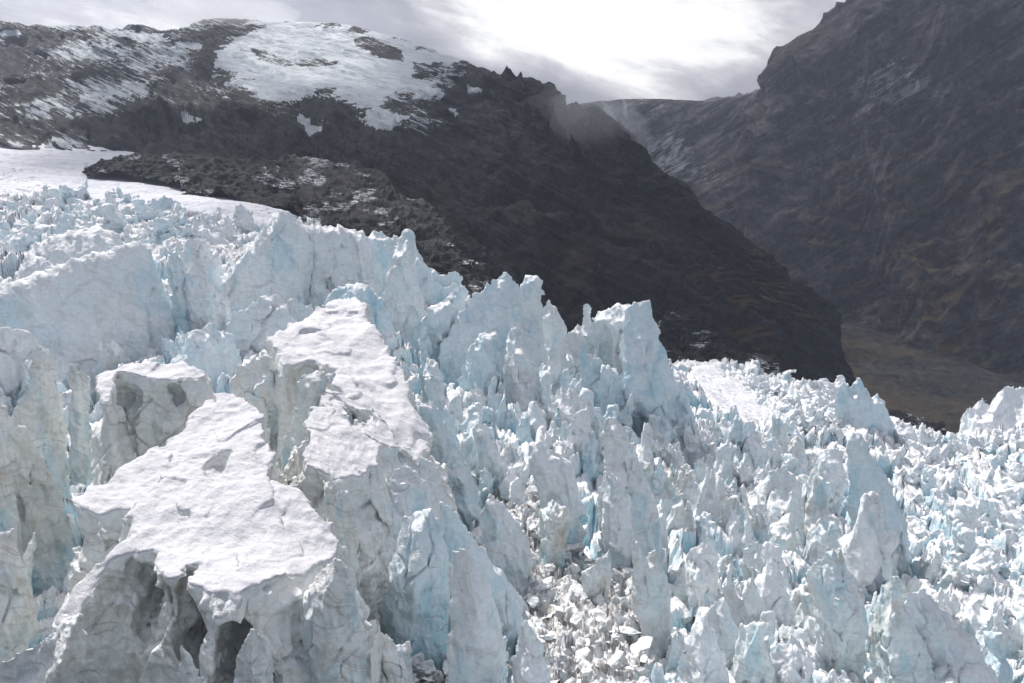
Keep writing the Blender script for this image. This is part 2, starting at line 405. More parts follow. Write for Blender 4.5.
def ground_Y(px, py):
    d = px_dir(px, py)
    ys = np.exp(np.linspace(math.log(50), math.log(1000), 500))
    zz = base_z(d.x/d.y*ys, ys); ray = d.z/d.y*ys
    k = np.argmax(ray < zz)
    return float(ys[k]) if (ray < zz).any() else 430.0

SNOWFIELD = [(-400, 60), (-50, 100), (60, 140), (170, 160), (300, 190), (300, 222), (230, 222), (160, 212), (90, 208), (40, 196), (-400, 205)]
BENCH = [(690, 362), (715, 362), (750, 385), (770, 412), (772, 425), (745, 420), (715, 405), (695, 385)]
GULLY = [(475, 470), (520, 455), (560, 520), (590, 560), (640, 570), (650, 640), (640, 700), (560, 700), (530, 640), (520, 580), (490, 530)]
na, nr = 1150, 1050
az = np.linspace(-.80, .80, na); rr = np.exp(np.linspace(math.log(46), math.log(1150), nr))
AZ, RR = np.meshgrid(az, rr); X = AZ*RR; Y = RR+0*AZ
ZB = base_z(X, Y)
PX, PY = to_px(X, Y, ZB)
sf_ = sstep(-6, 12, poly_sd(SNOWFIELD, PX, PY)); sf_ = np.maximum(sf_, sstep(520, 640, Y)*(PX < 330))
bn_ = sstep(-4, 5, poly_sd(BENCH, PX, PY)); gu_ = sstep(-12, 12, poly_sd(GULLY, PX, PY)); 
wx = 2.2*fbm(X/16, Y/16, 0*X, 5, 3); wy = 2.2*fbm(X/16, Y/16, 0*X+9, 6, 3)
rough = (1-sf_)*(1-.93*bn_)*(1-.75*gu_)
near = sstep(60, 170, Y)
ca, ga = cells((X+wx*1.5-.25*Y)/11, (Y+wy*1.5)/22, 11, 1.0)
cb, gb = cells((X+wx*.6-.25*Y)/4.6, (Y+wy*.6)/9, 12, 1.1)
cc, gc = cells((X+wx*.2)/2.1, (Y+wy*.2)/3.0, 13, 1.1)
vr = sstep(-.5, .5, fbm(X/34, Y/34, 0*X, 61, 3)); rough = rough*(1-.45*(1-vr)*sstep(130, 260, Y))
Z = ZB + rough*((3+5*near)*(ca-.6) - 6.5*(1-sstep(0, .17, ga)) + 2.8*(cb-.5) - 3.2*(1-sstep(0, .17, gb)) + .8*(cc-.5) - .6*(1-sstep(0, .14, gc)))
Z += rough*(.5+.5*near)*1.1*ridged(X/10, Y/10, ZB/10, 21, 3, .5)
Z += (.22*fbm(X/1.6, Y/1.6, 0*X, 31, 4, .6) + gu_*(1.0*(cc-.5)*1.2 + .35*ridged(X/1.1, Y/1.1, 0*X, 41, 3)))*(1-.7*sf_)
Z += sf_*(1.2*fbm(X/45, Y/30, 0*X, 51, 4, .45) - 2.2*(1-sstep(0, .10, ga))*(_h(np.floor(X/40).astype(np.int64), np.floor(Y/40).astype(np.int64), 0*X.astype(np.int64), 3) > .62)*sstep(.0, .5, 1-sstep(700, 760, Y)))
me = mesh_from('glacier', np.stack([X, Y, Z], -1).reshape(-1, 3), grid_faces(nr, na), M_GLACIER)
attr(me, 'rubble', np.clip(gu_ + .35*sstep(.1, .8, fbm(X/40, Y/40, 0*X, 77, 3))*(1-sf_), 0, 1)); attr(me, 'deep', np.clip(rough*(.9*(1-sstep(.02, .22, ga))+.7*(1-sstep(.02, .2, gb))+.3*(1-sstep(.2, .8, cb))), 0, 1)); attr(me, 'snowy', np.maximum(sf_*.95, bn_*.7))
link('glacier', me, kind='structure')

# ------------------------------------------------------------------ mountains
def patch(name, cols, nu, nv, mat, disp, snow_fn, veg_fn, back=(500, -350)):
    """cols: list of columns, each a list of (px,py,Y) from foot to crest; lofted, roughened along its normal"""
    rows = max(len(c) for c in cols); G = []
    for c in cols:
        pts = [at(*q) for q in c]
        t = np.linspace(0, 1, len(pts)); P = np.array([[*p] for p in pts]); tt = np.linspace(0, 1, rows)
        Q = np.stack([np.interp(tt, t, P[:, k]) for k in range(3)], 1)
        last = Q[-1]; Q = np.vstack([Q, last+np.array([last[0]*.05, back[0]*.45, back[1]*.4]), last+np.array([last[0]*.1, back[0], back[1]])])
        G.append(Q)
    G = np.array(G)                                # columns x rows x 3
    def cr(A, n):
        m = len(A); s = np.linspace(0, m-1, n); i = np.clip(np.floor(s).astype(int), 0, m-2); f = (s-i)[:, None, None]
        p0 = A[np.clip(i-1, 0, m-1)]; p1 = A[i]; p2 = A[i+1]; p3 = A[np.clip(i+2, 0, m-1)]
        c_ = .5*(2*p1+(p2-p0)*f+(2*p0-5*p1+4*p2-p3)*f*f+(3*p1-p0-3*p2+p3)*f**3)
        lin = p1+(p2-p1)*f
        return .55*c_+.45*lin
    S = cr(G, nu); S = cr(S.transpose(1, 0, 2), nv)   # rows x cols x 3
    X, Y, Z = S[..., 0], S[..., 1], S[..., 2]
    du = np.gradient(S, axis=1); dv = np.gradient(S, axis=0); n = np.cross(du, dv); n /= np.linalg.norm(n, axis=2, keepdims=True)+1e-9
    pxx, pyy = to_px(X, Y, Z)
    v = np.linspace(0, 1, nv)[:, None]*np.ones((1, nu))
    d = disp(X, Y, Z, v, pxx, pyy)
    S2 = S+n*d[..., None]
    me = mesh_from(name, S2.reshape(-1, 3), grid_faces(nv, nu), mat)
    pxx, pyy = to_px(S2[..., 0], S2[..., 1], S2[..., 2])
    attr(me, 'snow', snow_fn(pxx, pyy, v, S2)); attr(me, 'veg', veg_fn(pxx, pyy, v, S2))
    return link(name, me, kind='structure')
ICECAP = [(215, 50), (235, 40), (250, 28), (300, 18), (345, 22), (405, 38), (468, 62), (440, 66), (422, 75), (440, 92), (425, 92), (400, 92), (385, 102), (398, 124), (385, 130), (360, 115), (330, 95), (290, 95), (262, 100), (230, 80), (218, 66)]
def saw(a): f = a-np.floor(a); return np.where(f < .82, f/.82, (1-f)/.18)*2-1
def d_left(X, Y, Z, v, px, py):
    # tilted strata + gullies
    a = R(24); s = Z*math.cos(a)+X*math.sin(a)
    ic = np.clip(poly_sd(ICECAP, px, py)/10+.5, 0, 1)
    q = 17*ridged(X/210, Y/260, Z/150, 101, 2, .5) + 5*ridged(X/70+s/300, Y/90, s/30, 105, 3, .55) 
    bend = .9*fbm(X/190, Y/190, Z/190, 120, 3)
    am = .35+.65*sstep(-.4, .4, vn(X/80, Y/80, s/60, 121))
    q += am*(-11*saw(s/38+bend)-6*saw(s/13+1.7*bend+.3*vn(X/40, Y/40, Z/40, 122))-2.2*saw(s/5.3+2*bend))
    q += 1.5*ridged(X/22, Y/22, Z/15, 109, 3, .6)
    q = q*(1-.86*ic)+ic*.8*cells(X/26, Y/16, 115, .8)[0]
    gul = 20*ridged((X+.75*Z)/60, Y/150, Z/500, 131, 4, .55)*sstep(430, 560, px)
    band = np.exp(-((v-.22)/.10)**2)*sstep(60, 200, px); q = q+band*13*ridged((X+.5*Y)/26, Y/200, (Z+.6*X)/420, 141, 4, .6)
    return (q*.6+gul)*sstep(0, .12, v)*(1-.6*np.exp(-((v-.6)/.06)**2))
HOLES = [[(250, 48), (280, 55), (340, 62), (330, 67), (285, 66), (255, 58)], [(352, 38), (365, 36), (402, 50), (404, 62), (380, 58), (355, 48)], [(170, 28), (200, 18), (255, 30), (245, 36), (200, 34)], [(412, 62), (440, 66), (440, 78), (415, 72)]]
TRACES = [[(110, 30), (160, 36), (205, 44), (200, 50), (130, 38)], [(300, 118), (325, 130), (310, 135)], [(182, 112), (200, 120), (185, 122)], [(466, 84), (482, 90), (470, 94)], [(0, 28), (22, 30), (20, 35), (0, 35)], [(372, 118), (395, 124), (392, 132), (375, 128)], [(448, 108), (464, 112), (455, 118)]]
def snow_left(px, py, v, S):
    wob = 9*fbm((px+py)/26, py/7, 0*px, 201, 5, .68)
    m = np.clip(poly_sd(ICECAP, px, py)+wob, -12, 12)/12
    for h_ in HOLES: m = np.where(poly_sd(h_, px, py)+.22*wob > 0, -2, m)
    for t_ in TRACES: m = np.maximum(m, np.clip((poly_sd(t_, px, py)+.3*wob)/3, -1, 1)*.9)
    base = .105*sstep(185, 90, py+.10*(px-200)) * (1-sstep(430, 540, px)) + .10*(1-sstep(430, 520, px))
    base = base-.55*np.exp(-((py-(118+.09*px))/17)**2)*sstep(60, 200, px)     # bare cliff band
    sp = fbm(px/35, py/18, 0*px, 205, 3)*.10
    base = np.where(m < -1.5, -.2, base)
    out = np.where(m > -.9, np.maximum(base, .62*sstep(-.5, .6, m)), base)+sp
    return np.where(v > .97, np.maximum(out, 0), out)
def veg_left(px, py, v, S): return sstep(430, 620, px)*sstep(120, 230, py)*(.45+.55*sstep(640, 800, px))
LC = [
 [(-260, 120, 900), (-260, 85, 1050), (-260, 45, 1350), (-260, 20, 1600)],
 [(-60, 120, 860), (-60, 88, 1000), (-60, 45, 1300), (-60, 20, 1550)],
 [(20, 150, 800), (20, 96, 980), (20, 55, 1300), (20, 26, 1500)],
 [(110, 176, 700), (110, 118, 900), (110, 60, 1250), (110, 30, 1480)],
 [(180, 195, 640), (185, 132, 860), (190, 60, 1250), (172, 34, 1480)],
 [(235, 215, 600), (235, 140, 820), (225, 70, 1200), (222, 21, 1450)],
 [(300, 235, 560), (300, 148, 780), (290, 75, 1180), (285, 22, 1450)],
 [(350, 250, 540), (350, 150, 760), (345, 80, 1150), (345, 25, 1430)],
 [(410, 275, 520), (400, 165, 740), (405, 92, 1100), (405, 40, 1380)],
 [(460, 300, 510), (450, 185, 720), (455, 110, 1050), (455, 57, 1320)],
 [(510, 340, 520), (505, 220, 720), (505, 140, 950), (505, 79, 1220)],
 [(560, 365, 540), (550, 250, 720), (548, 160, 920), (545, 93, 1150)],
 [(600, 390, 570), (585, 270, 730), (570, 180, 930), (563, 110, 1120)],
 [(640, 410, 600), (620, 300, 740), (600, 200, 900), (592, 104, 1080)],
 [(690, 430, 640), (665, 330, 760), (640, 230, 880), (620, 114, 1050)],
 [(750, 450, 700), (720, 370, 780), (690, 280, 880), (650, 146, 1020)],
 [(800, 470, 750), (770, 410, 820), (740, 320, 900), (700, 190, 1000)],
 [(850, 490, 800), (820, 430, 850), (790, 350, 900), (755, 236, 990)],
 [(900, 510, 830), (870, 460, 870), (840, 400, 920), (800, 275, 980)],
 [(950, 530, 860), (920, 500, 890), (890, 450, 930), (836, 318, 970)],
 [(1000, 560, 880), (970, 530, 900), (930, 500, 930), (868, 400, 960)],
 [(1050, 600, 890), (1010, 580, 910), (980, 560, 940), (905, 520, 960)],
]
patch('mountain', LC, 950, 520, M_ROCK, d_left, snow_left, veg_left, back=(420, -330))

def d_right(X, Y, Z, v, px, py):
    a = R(32); s = Z*math.cos(a)-X*math.sin(a)
    q = 70*ridged(X/620, Y/700, Z/420, 301, 3, .5) + 26*ridged(X/160, Y/200, Z/230, 305, 4, .55) + 16*vn(X/300, Y/300, s/26, 309)
    bend = .8*fbm(X/420, Y/420, Z/420, 320, 3); q += -26*saw(s/95+bend)-14*saw(s/34+1.6*bend)-6*saw(s/15+2.*bend)
    q += 7*ridged(X/50, Y/50, Z/50, 311, 3, .6)
    q = q*(1-.35*sstep(760, 700, px))
    rib = 55*ridged((X-.5*Y+.3*Z)/330, Y/900, Z/1500, 341, 4, .55)*sstep(740, 800, px)
    return (q*.6+rib)*sstep(0, .1, v)*(1-.9*np.exp(-((v-.5)/.07)**2))
def snow_right(px, py, v, S):
    slabs = .27*sstep(-.8, .9, fbm(px/55, py/30, 0*px, 401, 3))*np.exp(-((px-680)/75)**2)*sstep(215, 150, py)
    slabs += .24*np.exp(-((px-895)/60)**2-((py-85)/40)**2)
    for t_ in ([(600, 100), (608, 104), (618, 122), (612, 122)], [(622, 98), (627, 100), (628, 118), (624, 116)]):
        slabs = np.maximum(slabs, np.clip((poly_sd(t_, px, py)+.8*fbm(px/3, py/3, 0*px, 5, 2))/1.5, 0, 1)*.7)
    return slabs + .06
def veg_right(px, py, v, S): return sstep(90, 240, py)*.9+.1
RC = [
 [(470, 260, 2300), (470, 180, 2700), (470, 112, 3100)],
 [(560, 270, 2250), (560, 180, 2650), (560, 106, 3050)],
 [(600, 285, 2200), (600, 180, 2600), (600, 100, 3000)],
 [(650, 300, 2100), (650, 190, 2500), (655, 99, 2950)],
 [(700, 320, 1950), (705, 195, 2400), (705, 100, 2900)],
 [(745, 340, 1850), (745, 200, 2250), (740, 97, 2800)],
 [(772, 350, 1780), (767, 200, 2180), (763, 87, 2640)],
 [(800, 360, 1680), (790, 190, 2030), (778, 60, 2500)],
 [(860, 370, 1580), (845, 180, 1950), (805, 38, 2450)],
 [(900, 380, 1500), (880, 180, 1900), (835, 24, 2420)],
 [(940, 395, 1430), (930, 180, 1850), (868, -4, 2400)],
 [(985, 405, 1370), (980, 180, 1800), (930, -45, 2380)],
 [(1040, 420, 1320), (1040, 170, 1750), (1020, -90, 2350)],
 [(1150, 440, 1280), (1150, 170, 1700), (1140, -120, 2300)],
 [(1320, 460, 1260), (1320, 170, 1650), (1320, -130, 2200)],
]
patch('distant_mountain', RC, 620, 420, M_FARROCK, d_right, snow_right, veg_right, back=(700, -500))
# far ridge seen in the notch
FC = [[(680, 140, 4600), (680, 112, 4900)], [(715, 140, 4600), (715, 100, 4900)], [(745, 140, 4600), (740, 92, 4900)], [(775, 140, 4600), (770, 84, 4900)], [(860, 140, 4600), (860, 60, 4900)]]
patch('far_ridge', FC, 120, 60, M_FARROCK, lambda X, Y, Z, v, a, b: 18*ridged(X/200, Y/200, Z/200, 9, 4), lambda a, b, v, S: 0*a, lambda a, b, v, S: 0*a, back=(800, -500))
# valley side that drops away behind the icefall
def d_val(X, Y, Z, v, px, py): return 14*ridged((X+.9*Y)/260, (Y-.4*X)/70, Z/200, 501, 3)*.6 *.5 + 2*ridged(X/40, Y/40, Z/40, 503, 4, .6)
VC = [[(x, 560, 820), (x, 440+.02*(x-800), 1000), (x, 372+.10*(x-860), 1280), (x, 330+.16*(x-860), 1620)] for x in (640, 720, 800, 860, 920, 980, 1040, 1120, 1250, 1400)]
M_VALLEY = rock_mat('valley_grass', (.03, .03, .03), (.12, .115, .10), (.15, .10, .05), 1, 0, .8, (0, 0, 0), 8)
patch('valley_slope', VC, 420, 220, M_VALLEY, d_val, lambda a, b, v, S: 0*a, lambda a, b, v, S: .9+0*a, back=(300, -60))
# rock steps between snowfield and icefall
def outcrop(name, cols, seed, amp):
    def dd(X, Y, Z, v, px, py):
        c1, g1 = cells((X+fbm(X/9, Y/9, Z/9, seed, 2)*3)/9, (Y+Z)/9, seed, .9); c2, g2 = cells((X+Z*.4)/3.2, (Y+Z*.7)/3.2, seed+9, .9)
        return (amp*ridged(X/38, Y/38, Z/26, seed, 4, .55)+1.8*(c1-.5)+.7*(c2-.5)-.9*(1-sstep(0, .1, g1)))
    def sn(px, py, v, S): return .02+.20*sstep(.1, .6, fbm(px/26, py/13, 0*px, seed+3, 3))
    return patch(name, cols, 330, 200, M_MORAINE, dd, sn, lambda a, b, v, S: 0*a, back=(60, -40))
outcrop('rock_step', [[(85, 176, 640), (85, 168, 655)], [(120, 172, 630), (120, 158, 665)], [(160, 180, 610), (160, 158, 665)], [(200, 190, 590), (200, 157, 660)], [(260, 202, 560), (260, 165, 640)], [(310, 208, 545), (310, 175, 620)]], 601, 3)
outcrop('rock_slope', [[(180, 186, 570), (180, 166, 630)], [(230, 197, 540), (230, 165, 630)], [(290, 205, 520), (280, 160, 640)], [(310, 232, 450), (300, 195, 510), (300, 160, 640)], [(345, 250, 430), (345, 205, 500), (345, 165, 630)], [(385, 262, 410), (385, 215, 490), (385, 178, 620)], [(430, 285, 395), (425, 235, 470), (420, 200, 590)], [(465, 300, 390), (455, 262, 440), (450, 232, 540)], [(500, 330, 400), (485, 295, 430), (478, 268, 500)], [(540, 350, 410), (530, 330, 430), (520, 300, 480)]], 611, 3)
outcrop('rock_knoll', [[(640, 400, 440), (640, 350, 500)], [(665, 390, 445), (665, 325, 510)], [(690, 385, 450), (690, 318, 520)], [(720, 385, 460), (720, 344, 520)], [(760, 390, 470), (755, 352, 530)], [(790, 410, 480), (785, 380, 520)], [(820, 430, 490), (815, 410, 520)]], 631, 5)
outcrop('rock_hummock', [[(860, 470, 560), (860, 430, 620)], [(890, 470, 560), (890, 412, 640)], [(920, 470, 560), (920, 418, 640)], [(950, 480, 560), (950, 436, 640)]], 641, 4)

# ------------------------------------------------------------------ seracs
random.seed(7); SEED = [1000]
def finish(V, Q, h, seed, fine=1.0):
    n = vnormals(V, Q); x, y, z = V.T
    d = h*fine*(.75*ridged(x/(11*h), y/(11*h), z/(15*h), seed+3, 2, .5) + .3*fbm(x/(2.5*h), y/(2.5*h), z/(3*h), seed+4, 2))
    return V+n*(d*.8)[:, None]
def carve(Fd, holes, X, Y, Z):
    for (c, r) in holes:
        q = np.sqrt(((X-c[0])/r[0])**2+((Y-c[1])/r[1])**2+((Z-c[2])/r[2])**2)
        Fd = np.maximum(Fd, (1-q)*min(r))
    return Fd
def fin_mesh(name, poly, P0, yaw, Yd, mat, thick=.34, k=.85, rough=1.0, res=1.2, holes=(), lean=0.0, sink=.6, cap=2.2e6):
    """poly in local (u,z); grows depth along v. Local mesh about P0."""
    SEED[0] += 37; s = SEED[0]
    P = np.array(poly, float); H = np.ptp(P[:, 1]); W = np.ptp(P[:, 0])
    lo = P[:, 1] < P[:, 1].min()+.22*H; P[lo, 1] -= sink*H
    px1 = Yd/F; h = px1*res
    T = max(1.55*thick*min(W, H*1.3), 2*px1)
    Vr = min(T*1.75, .5*W*k*1.3+.3*T)+3*h
    ext = (np.ptp(P[:, 0])+6*h, 2*Vr, np.ptp(P[:, 1])+6*h)
    while ext[0]*ext[1]*ext[2]/h**3 > cap: h *= 1.08
    u = np.arange(P[:, 0].min()-3*h, P[:, 0].max()+3*h, h); v = np.arange(-Vr, Vr+h, h); z = np.arange(P[:, 1].min()-3*h, P[:, 1].max()+3*h, h)
    U2, Z2 = np.meshgrid(u, z, indexing='ij')
    d2 = poly_sd(P, U2, Z2) + px1*(1.4*fbm(U2/(9*px1), Z2/(12*px1), 0*U2, s, 3)+1.1*ridged((U2+.15*Z2)/(6*px1), Z2/(26*px1), 0*U2, s+2, 2, .5)*(W > 30*px1))
    ztop = P[:, 1].max()
    Tm = T*(1+.25*fbm(U2/(.6*W), Z2/(.6*W), 0*U2, s+5, 2))
    Tm = Tm*(.55+.85*np.clip((ztop-Z2)/H, 0, 1.2))
    Lc = max(.36*W, 9*px1); wu = .3*fbm(U2/Lc, Z2/Lc, 0*U2, s+20, 2)
    prs = []
    for sg in (0, 1):
        ch, cg = cells(U2/Lc+wu+sg*7.3, Z2/(1.7*Lc)+wu, s+30+sg, 1.1); c2, g2_ = cells(U2/(.4*Lc)+wu, Z2/(.6*Lc)+wu+sg*3.1, s+40+sg, 1.0)
        fa = np.clip(d2/(.35*T), 0, 1)
        tt = Tm*(1+min(1, rough)**1.5*fa*(.50*(ch-.5)+.16*(c2-.5)))
        p = tt*(1-np.exp(-k*np.maximum(d2, 0)/tt))-fa*.10*T*(1-sstep(0, .10, cg))*(vn(U2/Lc, Z2/Lc, 0*U2, s+50) > 0)
        prs.append(np.where(d2 > 0, p, d2)[:, None, :])
    vc = .22*T*fbm(U2/(.8*W), Z2/(.9*W), 0*U2, s+1, 2) + lean*(Z2-Z2.min())
    Vv = v[None, :, None]; U3 = u[:, None, None]; Z3 = z[None, None, :]
    dvv = Vv-vc[:, None, :]
    Fd = np.abs(dvv)-np.where(dvv < 0, prs[0], prs[1])
    w1 = .30*T; L1 = max(.42*W, 6*px1)
    fade = np.clip(d2/(.35*T)+.12, .12, 1)[:, None, :]
    Fd = Fd-rough*fade*(.50*w1*ridged(U3/L1, Vv/L1, Z3/(1.7*L1), s+7, 1)+.22*w1*ridged((U3+.3*Z3)/(.42*L1), Vv/(.42*L1), Z3/(.9*L1), s+9, 1))
    Fd = Fd-rough*fade*.07*w1*vn(0*U3, 0*Vv, (Z3+.25*U3)/(.09*W), s+12)
    Fd = np.minimum(Fd, np.abs(dvv)-.45*np.minimum(prs[0], prs[1]))
    if holes: Fd = carve(Fd, holes, U3, Vv, Z3)
    Fd[0] = Fd[-1] = h; Fd[:, 0] = Fd[:, -1] = h; Fd[:, :, 0] = Fd[:, :, -1] = h
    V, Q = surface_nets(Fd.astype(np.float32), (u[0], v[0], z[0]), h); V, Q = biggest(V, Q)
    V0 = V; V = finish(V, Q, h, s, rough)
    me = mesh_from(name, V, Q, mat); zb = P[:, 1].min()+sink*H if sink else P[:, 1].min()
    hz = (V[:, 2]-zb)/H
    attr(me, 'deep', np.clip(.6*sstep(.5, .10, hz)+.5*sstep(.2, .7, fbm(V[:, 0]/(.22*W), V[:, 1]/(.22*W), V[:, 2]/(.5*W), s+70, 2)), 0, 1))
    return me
def fin(name, cat, label, outline, base=None, Yd=None, yaw=0, mat=None, holes=(), group=None, **kw):
    """a serac whose edge in the photograph is outline; base=(px,py) says where it meets the ice below"""
    if Yd is None: Yd = ground_Y(*base)
    if Yd < 135: kw['rough'] = kw.get('rough', 1)*.6
    xs = [p[0] for p in outline]; cx = .5*(min(xs)+max(xs)); cyb = max(p[1] for p in outline)
    P0 = at(cx, cyb, Yd); yaw += math.degrees(math.atan2(-P0.x, P0.y))
    ca_, sa_ = math.cos(R(yaw)), math.sin(R(yaw)); nrm = Vector((-sa_, ca_, 0)); ux = Vector((ca_, sa_, 0))
    pl = []
    for q in outline:
        d = px_dir(*q); t = P0.dot(nrm)/d.dot(nrm); p = d*t-P0; pl.append((p.dot(ux), p.z))
    hl = []
    for (hx, hy, rw, rd, rh, dv) in holes:         # hole centre pixel, radii in pixels, depth offset
        d = px_dir(hx, hy); t = P0.dot(nrm)/d.dot(nrm); p = d*t-P0; s = Yd/F
        hl.append(((p.dot(ux), dv*s, p.z), (rw*s, rd*s, rh*s)))
    me = fin_mesh(name, pl, P0, yaw, Yd, mat or M_ICE, holes=hl, **kw)
    o = link(name, me, label=label, category=cat); o.location = P0; o.rotation_euler = (0, 0, R(yaw))
    if group: o['group'] = group
    return o
def smax(a, b, k):
    h_ = np.clip(.5+.5*(a-b)/k, 0, 1); return b+(a-b)*h_+k*h_*(1-h_)
def mesa(name, cat, label, top, depth, mat=None, flare=.22, under=0.0, rough=1.0, res=1.4, holes=(), snow=.5, layer=1.2, capn=3.4e6, roundk=.18, group=None):
    """top: outline of the upper surface as (px,py,z); walls drop by depth below it"""
    SEED[0] += 37; s = SEED[0]
    T3 = np.array([[*at_z(a, b, c)] for a, b, c in top]); c0 = T3.mean(0); zmin = T3[:, 2].min()-depth
    Yd = c0[1]; px1 = Yd/F; h = px1*res
    A = np.c_[T3[:, :2]-c0[:2], np.ones(len(T3))]; pl, *_ = np.linalg.lstsq(A, T3[:, 2], rcond=None)
    P = T3[:, :2]-c0[:2]; mg = flare*depth+4*h
    ext = (np.ptp(P[:, 0])+2*mg, np.ptp(P[:, 1])+2*mg, T3[:, 2].max()-zmin+6*h)
    while ext[0]*ext[1]*ext[2]/h**3 > capn: h *= 1.06
    x = np.arange(P[:, 0].min()-mg, P[:, 0].max()+mg, h); y = np.arange(P[:, 1].min()-mg, P[:, 1].max()+mg, h); z = np.arange(zmin, T3[:, 2].max()+2+3*h, h)
    X2, Y2 = np.meshgrid(x, y, indexing='ij')
    wid = 0; zt = 0
    for (qx, qy), qz in zip(P, T3[:, 2]):
        w_ = 1/((X2-qx)**2+(Y2-qy)**2+4)**1.2; wid = wid+w_; zt = zt+w_*(qz-(pl[0]*qx+pl[1]*qy+pl[2]))
    zt = zt/wid+pl[0]*X2+pl[1]*Y2+pl[2]
    zt = zt+.05*ridged((X2+c0[0])/2.1, (Y2+c0[1])/1.6, 0*X2, s+9, 3, .55)+.8*fbm((X2+c0[0])/9, (Y2+c0[1])/11, 0*X2, s, 4, .46)+.5*(cells((X2+c0[0])/5+.3*fbm(X2/4, Y2/4, 0*X2, s+21, 2), (Y2+c0[1])/8, s+20, .9)[0]-.5)
    d2 = -poly_sd(P, X2, Y2)
    d2 = d2+.55*fbm(X2/3.5, Y2/3.5, 0*X2, s+1, 4, .6)*rough
    X3 = x[:, None, None]; Y3 = y[None, :, None]; Z3 = z[None, None, :]
    dz = zt[:, :, None]-Z3
    side = d2[:, :, None]-flare*np.maximum(dz, 0)+under*np.exp(-((dz-3.5)/2.2)**2)
    lay = vn(0*X3, 0*Y3, (Z3+.12*X3+.5*vn(X3/7, Y3/7, 0*Z3, s+2))/(.55*layer), s+3)
    side = side-rough*(.16*lay+.9*ridged(X3/7, Y3/7, Z3/14, s+4, 2, .5)*np.clip(dz/4, 0, 1)+.22*ridged(X3/2.2, Y3/2.2, Z3/3.6, s+5, 2, .5))
    for sc_, am in ((5.5, 1.3), (2.1, .35)):       # walls break along flat faces
        ch, cg = cells((X3+.15*Y3+0*Z3)/sc_, (Z3+.2*Y3+0*X3)/(1.3*sc_), s+60, 1.0); side = side-rough*am*(ch-.5)*np.clip(dz/1.5, 0, 1)+.35*am*(1-sstep(0, .07, cg))*np.clip(dz/1.5, 0, 1)
    Fd = smax(-dz*.95, side, roundk)
    if holes:
        hl = []
        for (hx, hy, Yh, rx, ry, rz) in holes:
            p = at(hx, hy, Yh); hl.append(((p.x-c0[0], p.y-c0[1], p.z), (rx, ry, rz)))
        wob = 1.1*fbm(X3/2.2, Y3/2.2, Z3/2.8, s+8, 3)
        Fd = np.maximum(Fd, carve(np.full(Fd.shape, -50.), hl, X3, Y3, Z3)+wob*.6)
    Fd[0] = Fd[-1] = h; Fd[:, 0] = Fd[:, -1] = h; Fd[:, :, 0] = Fd[:, :, -1] = h
    V, Q = surface_nets(Fd.astype(np.float32), (x[0], y[0], z[0]), h); V, Q = biggest(V, Q)
    nz = vnormals(V, Q)
    V = finish(V, Q, h, s, .45)
    V[:, 2] -= c0[2]-0
    o = link(name, None, label=label, category=cat); o.location = (c0[0], c0[1], c0[2]-depth); link('ice_body', mesh_from('ice_body', V+np.array([0, 0, depth]), Q, mat or M_OLD), parent=o)
    if group: o['group'] = group
    if snow > 0:                                   # the blanket of snow lying on its top
        Vw = V+np.array([c0[0], c0[1], 0]); n = nz.copy()
        for _ in range(3):                         # smooth the normals before deciding where snow stays
            f = n[Q].mean(1); n = np.stack([np.bincount(Q.ravel(), np.repeat(f[:, q], 4), len(V)) for q in range(3)], 1); n /= np.linalg.norm(n, axis=1, keepdims=True)+1e-9
        above = np.interp(0, [0, 1], [0, 1])
        zt_at = np.array(V[:, 2]+c0[2])
        w_ = sstep(.55, .82, n[:, 2]+.10*fbm(V[:, 0]/1.5, V[:, 1]/1.5, V[:, 2]/1.5, s+11, 3))
        w_ = w_*sstep(zmin+depth*.45, zmin+depth*.75, zt_at)
        keep = (w_[Q] > .02).any(1)
        Qk = Q[keep]; used = np.unique(Qk); mp = np.full(len(V), -1); mp[used] = np.arange(len(used))
        Vc = V[used]+nz[used]*(snow*.3*w_[used]-.06)[:, None]
        Vc[:, 2] += snow*.25*w_[used]+depth
        for Va, Qa in biggest(Vc, mp[Qk], .25): link('snow_cap', mesh_from('snow_cap', Va, Qa, M_CAP), parent=o)
    return o

# ---- foreground, left
A = mesa('ice_block', 'ice block', 'largest foreground ice block, broad snowy top above arched dark hollows',
     [(140, 500, -35.2), (165, 480, -34.5), (215, 478, -34.2), (250, 476, -34.1), (300, 488, -34.5), (325, 508, -35.2), (341, 536, -37), (340, 566, -38.8), (312, 590, -38.8), (276, 592, -37.2), (250, 586, -35.8), (220, 588, -35.5),
      (200, 576, -35.2), (158, 568, -35.2), (146, 543, -35.4), (128, 540, -35.6), (108, 552, -36.2), (92, 600, -39.5), (72, 650, -43), (58, 640, -43), (75, 590, -39.5), (110, 545, -36.2)],
     15, flare=.16, under=.5, layer=1.0, snow=.45,
     holes=[(184, 622, 62, 1.5, 9, 4.6), (190, 650, 62, 1.7, 9, 4.6), (244, 655, 61, 2.4, 9, 4.4), (124, 618, 63, 2.4, 7, 5.6), (112, 655, 60, 2.6, 6, 5), (262, 672, 60.5, 1.6, 9, 2.6)])
mesa('ice_block', 'ice block', 'long snow-topped ice block behind the largest foreground block, holed snow surface',
     [(72, 506, -36), (84, 494, -35.5), (125, 462, -34.2), (165, 436, -33), (180, 424, -32.4), (205, 400, -31.6), (222, 395, -31.2), (236, 396, -31.2), (256, 408, -31.6), (265, 426, -32), (272, 452, -33), (280, 484, -34.5), (240, 484, -34.6), (175, 489, -35), (150, 497, -35.6), (140, 520, -36.2), (120, 508, -36.2), (100, 520, -36.4)],
     15, flare=.14, under=.4, layer=1.3, snow=.4,
     holes=[(214, 466, 83, 2.2, 1.6, 1.3), (112, 520, 72, 2, 3, 3)])
